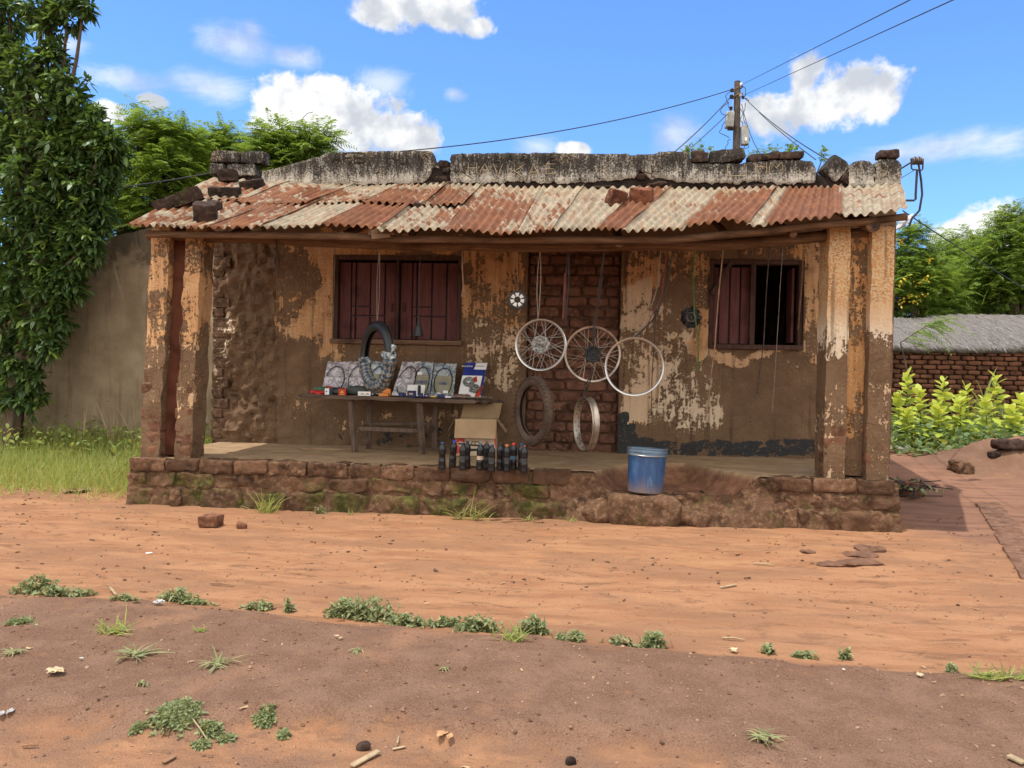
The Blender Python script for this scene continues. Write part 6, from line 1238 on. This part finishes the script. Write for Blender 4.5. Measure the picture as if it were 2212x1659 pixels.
for a in (
 ('upright bushy weed at the far left of the verge edge', 78, 1282, 75, 40), ('low flat weed just right of the far left bushy one', 125, 1290, 70, 22), ('small sparse weed beside the pale upright straw', 172, 1288, 40, 16), ('thin low weed between the straw and the plastic scrap', 265, 1296, 46, 12), ('spiky weed above the scrap of clear plastic', 385, 1300, 70, 32), ('flat weed trailing right of the spiky one', 430, 1306, 55, 10), ('tiny leafy weed left of the upright sprig', 560, 1318, 50, 18), ('single upright sprig on the verge edge', 622, 1322, 18, 34), ('broad bushy weed, tallest of the verge edge', 745, 1330, 80, 42), ('dense leafy weed touching the tallest one', 805, 1338, 110, 52), ('low weed tapering off right of the dense leafy one', 880, 1350, 90, 26),
 ('small weed left of the second dense patch', 965, 1352, 60, 20), ('second dense leafy patch in the middle of the verge edge', 1035, 1362, 90, 36), ('leafy weed behind the green grass tuft', 1150, 1368, 60, 40), ('grey green creeping weed right of the grass tuft', 1235, 1384, 70, 18), ('small creeping weed beside the wood chip', 1345, 1392, 50, 16), ('compact leafy weed with a taller sprig, right of the wood chip', 1412, 1400, 62, 38), ('dark withered sprig on the verge edge, right half', 1660, 1412, 26, 18), ('second withered sprig farther right on the verge edge', 1735, 1420, 44, 12), ('upright lonely sprig right of the withered ones', 1828, 1424, 16, 24), ('small dark sprig before the right hand grass strip', 2055, 1452, 24, 18)): weed(*a, group=GW)
weed('bright green grass tuft in the middle of the verge edge', 1110, 1382, 80, 42, 'grass'); weed('low strip of grass at the right end of the verge edge', 2135, 1464, 100, 18, 'grass', None, 1.5); weed('short grass at the right picture border on the verge edge', 2195, 1464, 60, 16, 'grass')
weed('star shaped grass tuft on the brown verge, upper left', 245, 1366, 90, 36, 'grass', None, 1.3); weed('flat spreading grass tuft below the star shaped one', 295, 1418, 100, 14, 'straw', None, 1.6); weed('sparse wide grass tuft right of the flat one', 472, 1438, 90, 18, 'straw', None, 1.3); weed('small pale tuft above the sparse wide one', 432, 1364, 36, 16, 'grass', None, .5); weed('faint tuft at the left border of the verge', 30, 1412, 50, 14, 'straw'); weed('dark low weed near the left border', 40, 1346, 60, 14, 'mat')
weed('tiny pale tuft in the middle of the verge', 775, 1408, 40, 9, 'straw', None, .7); weed('tiny green tuft just right of centre on the verge', 963, 1448, 34, 10, 'straw', None, .6); weed('big dusty mat weed in the lower left', 382, 1540, 92, 42, 'mat', None, 1.5); weed('round dusty mat weed below the big one', 455, 1582, 46, 34, 'mat', None, 1.4); weed('small round mat weed right of the big one', 572, 1556, 40, 26, 'mat', None, 1.2); weed('tiny mat weed near the long thin stalk', 488, 1600, 26, 12, 'mat', None, 1.5); weed('tiny mat weed at the lower end of the stalk', 432, 1614, 30, 14, 'mat', None, 1.5); weed('tiny mat weed at the right of the lower left group', 612, 1592, 24, 12, 'mat', None, 1.5)
weed('small mat weed left of the round one', 300, 1576, 28, 14, 'mat', None, 1.4); weed('dry tuft between the flat tuft and the big mat weed', 305, 1480, 34, 14, 'straw', None, .6); weed('pale straw coloured star tuft on the lower right of the verge', 1648, 1598, 84, 24, 'straw', None, 1.2)
weed('tall dark grass tuft growing against the left part of the plinth', 595, 1098, 66, 66, 'grass', None, 1.6); weed('wispy grass against the middle of the plinth', 1020, 1112, 110, 66, 'grass', None, 1.1); weed('short wispy grass right of the middle of the plinth', 1140, 1122, 46, 28, 'grass', None, .6); weed('little round leaved weed at the foot of the plinth', 713, 1100, 28, 18); weed('tiny grass sprig at the foot of the plinth', 770, 1104, 22, 16, 'grass', None, .3); weed('thin grass sprigs before the eroded step', 1235, 1124, 40, 22, 'grass', None, .3)
# ------------------------------------------------------------------ stones, litter, pebbles
def stone(label, px, py, size, rot, mat, seed, moss=0, tone=.5, rough=.02, pw=3.5, name='stone', cat='stone', group=None, sink=.3):
    g = G(px, py); mb = MB(); mb.c = (tone, moss, .5); mb.rock(g+Vector((0, size[1]*.3, size[2]*(.5-sink))), size, rot, rough, 10, seed, pw, 8); return tag(mb.build(name, mat), label, cat, group)
GE = 'flat red stones bedded in the orange ground'
for lab, px, py, s in (('largest flat red stone of the bedded group at the right', 1885, 1192, (.22, .16, .05)), ('flat red stone directly below the largest one', 1862, 1203, (.26, .14, .04)), ('lowest cracked red stone of the bedded group', 1860, 1220, (.34, .14, .03)), ('red stone at the left tip of the bedded group', 1800, 1224, (.22, .10, .025)), ('lone small bedded red stone left of the group', 1745, 1194, (.12, .08, .025))): stone(lab, px, py, s, (0, 0, .2), M['kerb'], px, 0, .4, .018, group=GE, sink=.40)
GK = 'buried bricks in a line at the right'
KB = [(2116, 1080, 'farthest brick of the buried line'), (2129, 1100, 'second farthest brick of the buried line'), (2144, 1124, 'third brick of the buried line, mid way'), (2162, 1151, 'fourth brick of the buried line'), (2183, 1182, 'fifth brick of the buried line, near the picture edge'), (2206, 1218, 'nearest brick of the buried line at the picture edge'), (2232, 1258, '')]
KG = [G(a, b) for a, b, _ in KB]
for i in range(6):
    v = KG[i+1]-KG[i]; c = (KG[i]+KG[i+1])/2; mb = MB(); mb.c = (.55, 0, 1.); mb.rock(Vector((c.x+.06, c.y, H(c.x, c.y)-.022)), (v.xy.length-.015, .24, .075), (0, 0, math.atan2(v.y, v.x)), .010, 12, i+40, 12, 8); tag(mb.build('kerb_brick', M['kerb']), KB[i][2], 'brick', GK)
stone('dark heavy brick lying on the earth heap at the right edge', 2190, 974, (.46, .2, .13), (0, .03, .1), M['sooty'], 61, 0, 1., .02, 6, 'loose_brick', 'brick', None, -.1); stone('rounded earth covered boulder at the left foot of the heap', 2082, 1022, (.26, .3, .22), (0, .2, 0), M['plinth'], 62, .15, .4, .05, 3); stone('flat pale stone beside the shop corner', 1948, 972, (.34, .2, .07), (0, .05, 0), M['parapet'], 63); stone('small rock under the dark heap brick', 2150, 986, (.14, .12, .09), (0, 0, 0), M['sooty'], 64, 0, .8)
stone('grey angular stone at the bottom edge of the picture', 1231, 1652, (.035, .03, .03), (0, .3, .3), M['sooty'], 65, 0, .6, .008, 3); stone('charred dark cob lying near the bottom edge', 785, 1622, (.050, .036, .032), (0, -.4, .4), M['sooty'], 66, 0, .7, .008, 2.6, 'charred_cob', 'cob'); stone('dark clod right of the straw star tuft', 1655, 1608, (.035, .03, .018), (0, 0, .4), M['sooty'], 67, 0, .9, .006, 3)
br = G(1948, 1075); t = thing('brush_heap', 'heap of dark twigs and dry leaves in the shade by the shop corner', 'brush heap', br); mb = MB()
for i in range(34): a = random.uniform(0, 6.3); c = br+Vector((random.uniform(-.12, .28), random.uniform(-.2, .4), random.uniform(.02, .16))); d = Vector((math.cos(a), math.sin(a), random.uniform(-.3, .4)))*random.uniform(.1, .22); mb.tube([c-d, c+Vector((0, 0, .02)), c+d], .006, 5)
mb.build('twigs', M['cord'], t); mb = MB(); mb.c = (.8, 0, .4); mb.rock(br+Vector((.12, .1, .08)), (.26, .2, .17), (0, .2, .2), .03, 8, 5, 4); mb.build('brick_piece', M['brick'], t); n = 90; V, Fc, k = blades(np.array(br)+RNG.normal(size=(n, 3))*np.array([.13, .2, .03])+np.array([.1, .1, .12]), rvec(n)+np.array([0, 0, .3]), RNG.uniform(.05, .10, n), np.full(n, .03), np.full(n, .02), 3); joined('dry_leaves', [(V, Fc, cols(n, k, RNG.random(n)*.4))], GREEN['weed'], t)
def stick(label, a, b, rad, mat, name='stick', lift=.01, flat=0):
    a, b = G(*a), G(*b); mb = MB()
    if flat: mb.beam(a+Vector((0, 0, lift)), b+Vector((0, 0, lift)), flat, flat*.35, .002)
    else: mb.tube([a+Vector((0, 0, lift)), a.lerp(b, .5)+Vector((0, 0, lift+.004)), b+Vector((0, 0, lift))], [rad, rad, rad*.6], 6)
    tag(mb.build(name, mat), label, 'stick' if name == 'stick' else 'wood chip')
PW = simple('bleached wood', (.30, .22, .13), .85, 0, .2, 30); DW = simple('dry brown wood', (.20, .11, .06), .9, 0, .3, 30)
stick('bleached split stick at the bottom edge, left of centre', (760, 1662), (818, 1630), 0, PW, 'stick', .012, .022); stick('bleached splinter right of the charred cob', (848, 1622), (876, 1616), 0, PW, 'stick', .006, .010); stick('short upright looking pale splinter above the cob', (858, 1612), (862, 1596), .003, PW); stick('long thin pale stalk across the round mat weed', (414, 1556), (452, 1612), .0026, PW); stick('pale straw stump standing at the verge edge, left', (238, 1276), (250, 1292), 0, PW, 'stick', .02, .014)
stick('pale broken wood chip between the verge weeds', (1330, 1388), (1362, 1395), 0, PW, 'wood_chip', .02, .04); stick('dark bark strip beside the pale wood chip', (1320, 1384), (1336, 1392), 0, DW, 'wood_chip', .02, .03); stick('pale chip at the lower right corner of the picture', (2178, 1640), (2212, 1656), 0, PW, 'wood_chip', .012, .026); stick('long pale stick lying on the orange ground, centre right', (1590, 1266), (1556, 1272), 0, PW, 'stick', .01, .016); stick('thin pale stick near the bedded stones', (1628, 1220), (1672, 1224), .006, PW); stick('thin stick on the right half of the verge edge', (1560, 1382), (1608, 1386), .005, PW); stick('brown stick at the bottom left', (48, 1618), (82, 1616), .004, DW); stick('dark bark piece at the bottom, left of centre', (352, 1652), (378, 1638), 0, DW, 'wood_chip', .008, .018); stick('small dark stick lying upright in the verge, right', (1448, 1345+40), (1452, 1402), .003, DW); stick('thin brown stick on the orange ground, left of centre', (455, 1264), (505, 1268), .005, DW)
GP = simple('dusty clear plastic', (.34, .32, .30), .35, 0, .3, 30, .5)
def leaf_litter(label, px, py, w, mat, n, seed):
    g = G(px, py); s = (g-Vector(CAM)).length/FPX*w; mb = MB(); random.seed(seed)
    for i in range(n):
        a = random.uniform(0, 6.3); c = g+Vector((random.uniform(-.25, .25)*s, random.uniform(-.3, .3)*s, .004))
        def f(u, v, a=a, c=c): x = (u-.5)*s*.52; y = (v-.5)*s*.30*math.sin(PI*min(.98, max(.06, u))); q = Vector((x*math.cos(a)-y*math.sin(a), x*math.sin(a)+y*math.cos(a), .006+.12*s*abs(noise.noise(Vector((u*3+i, v*3, seed))))+.12*s*(v-.5)**2)); return c+q
        mb.grid(f, 8, 5)
    o = mb.build('dry_leaf' if mat != GP and mat != M['white'] else 'plastic_scrap', mat); o.modifiers.new('sheet', 'SOLIDIFY').thickness = .0012; tag(o, label, 'dry leaf' if o.name.startswith('dry') else 'litter')
DL = simple('pale dry leaf', (.42, .32, .20), .85, 0, .2, 20); leaf_litter('large crumpled pale dry leaf on the lower left verge', 105, 1462, 58, DL, 3, 5); leaf_litter('curled tan dry leaf near the bottom centre', 962, 1592, 46, simple('tan leaf', (.40, .22, .11), .85), 3, 8); leaf_litter('small tan leaf left of the curled one', 797, 1576, 18, simple('rust leaf', (.30, .14, .07), .85), 1, 9); leaf_litter('scrap of clear plastic on the verge edge, left', 338, 1308, 44, GP, 2, 11); leaf_litter('grey plastic shred on the left verge', 172, 1428, 20, GP, 1, 12); leaf_litter('grey plastic scrap at the left border, lower down', 15, 1545, 36, GP, 2, 13)
leaf_litter('white paper scrap on the orange ground at the left', 318, 1199, 24, M['white'], 1, 14); leaf_litter('pale chip like leaf on the verge, centre left', 732, 1380, 22, DL, 2, 15); leaf_litter('tiny white scrap on the verge, right', 1822, 1451, 12, M['white'], 1, 16); leaf_litter('dry brown leaf on the right part of the verge edge', 1580, 1412, 40, DL, 2, 17); leaf_litter('pale leaf on the verge near the right grass strip', 1985, 1462, 30, DL, 2, 18); leaf_litter('brown dry straw leaves lying at the left by the grass', 165, 1064, 60, simple('brown leaf', (.22, .14, .08), .85), 3, 19); leaf_litter('pink white plastic shred at the edge of the grass', 22, 1012, 36, M['white'], 1, 20)
random.seed(77); mb = MB(); TM = []
for lv in range(3):
    q = MB(); q.rock((0, 0, 0), (1, .85, .6), None, .22, 3, lv*5+1, 2.6, 2.2); TM.append(q)
def pebbles(name, n, x0, x1, y0, y1, s0, s1, mat, lab, test):
    mb = MB(); c = 0
    while c < n:
        x, y = random.uniform(x0, x1), random.uniform(y0, y1)
        if random.random() > test(x, y): continue
        s = s0*(s1/s0)**(random.random()**2.2); q = random.choice(TM); a = random.random()*6.3; ca, sa = math.cos(a)*s, math.sin(a)*s; z = H(x, y)+s*.12; mb.c = (random.random(), 0, random.random())
        mb.add([(x+v[0]*ca-v[1]*sa, y+v[0]*sa+v[1]*ca, z+v[2]*s) for v in q.v], q.f); c += 1
    o = mb.build(name, mat, recalc=False); o['kind'] = 'stuff'; o['label'] = lab
pebbles('gravel', 5200, 1.0, 7.6, -5.0, -2.0, .0035, .017, mat_brick('earth crumb', (.10, .055, .035), (.26, .15, .095), (.40, .27, .18), b=.3), 'small earth crumbs and grit on the brown verge', lambda x, y: .25+.75*zones(x, y)[0])
pebbles('gravel', 1500, -2.5, 9.5, -2.6, .8, .005, .024, mat_brick('dark crumb', (.065, .034, .022), (.24, .12, .07), (.3, .17, .10), b=.3), 'dark crumbs scattered over the orange ground', lambda x, y: .05 if -.15 < y and -.2 < x < 6.95 else (.9 if fbm(x, y, 1.5) > .05 else .25))
TM = []
for lv in range(3):
    q = MB(); q.rock((0, 0, 0), (1, .22, .12), (0, .1, lv), .16, 4, lv*7+2, 3, 3); TM.append(q)
pebbles('ground_litter', 420, -2.6, 9.4, -2.7, .6, .015, .055, simple('dry plant scraps', (.085, .052, .032), .9, 0, .6, 5), 'dark dry plant scraps strewn over the orange yard', lambda x, y: .03 if -.15 < y and -.2 < x < 6.95 else (.9 if fbm(x, y, 1.1, 3, 6) > .05 else .12))
pebbles('ground_litter', 150, 1.0, 7.6, -4.8, -2.0, .010, .045, simple('pale plant scraps', (.30, .20, .115), .9, 0, .5, 5), 'pale dry plant scraps strewn over the brown verge', lambda x, y: .7)
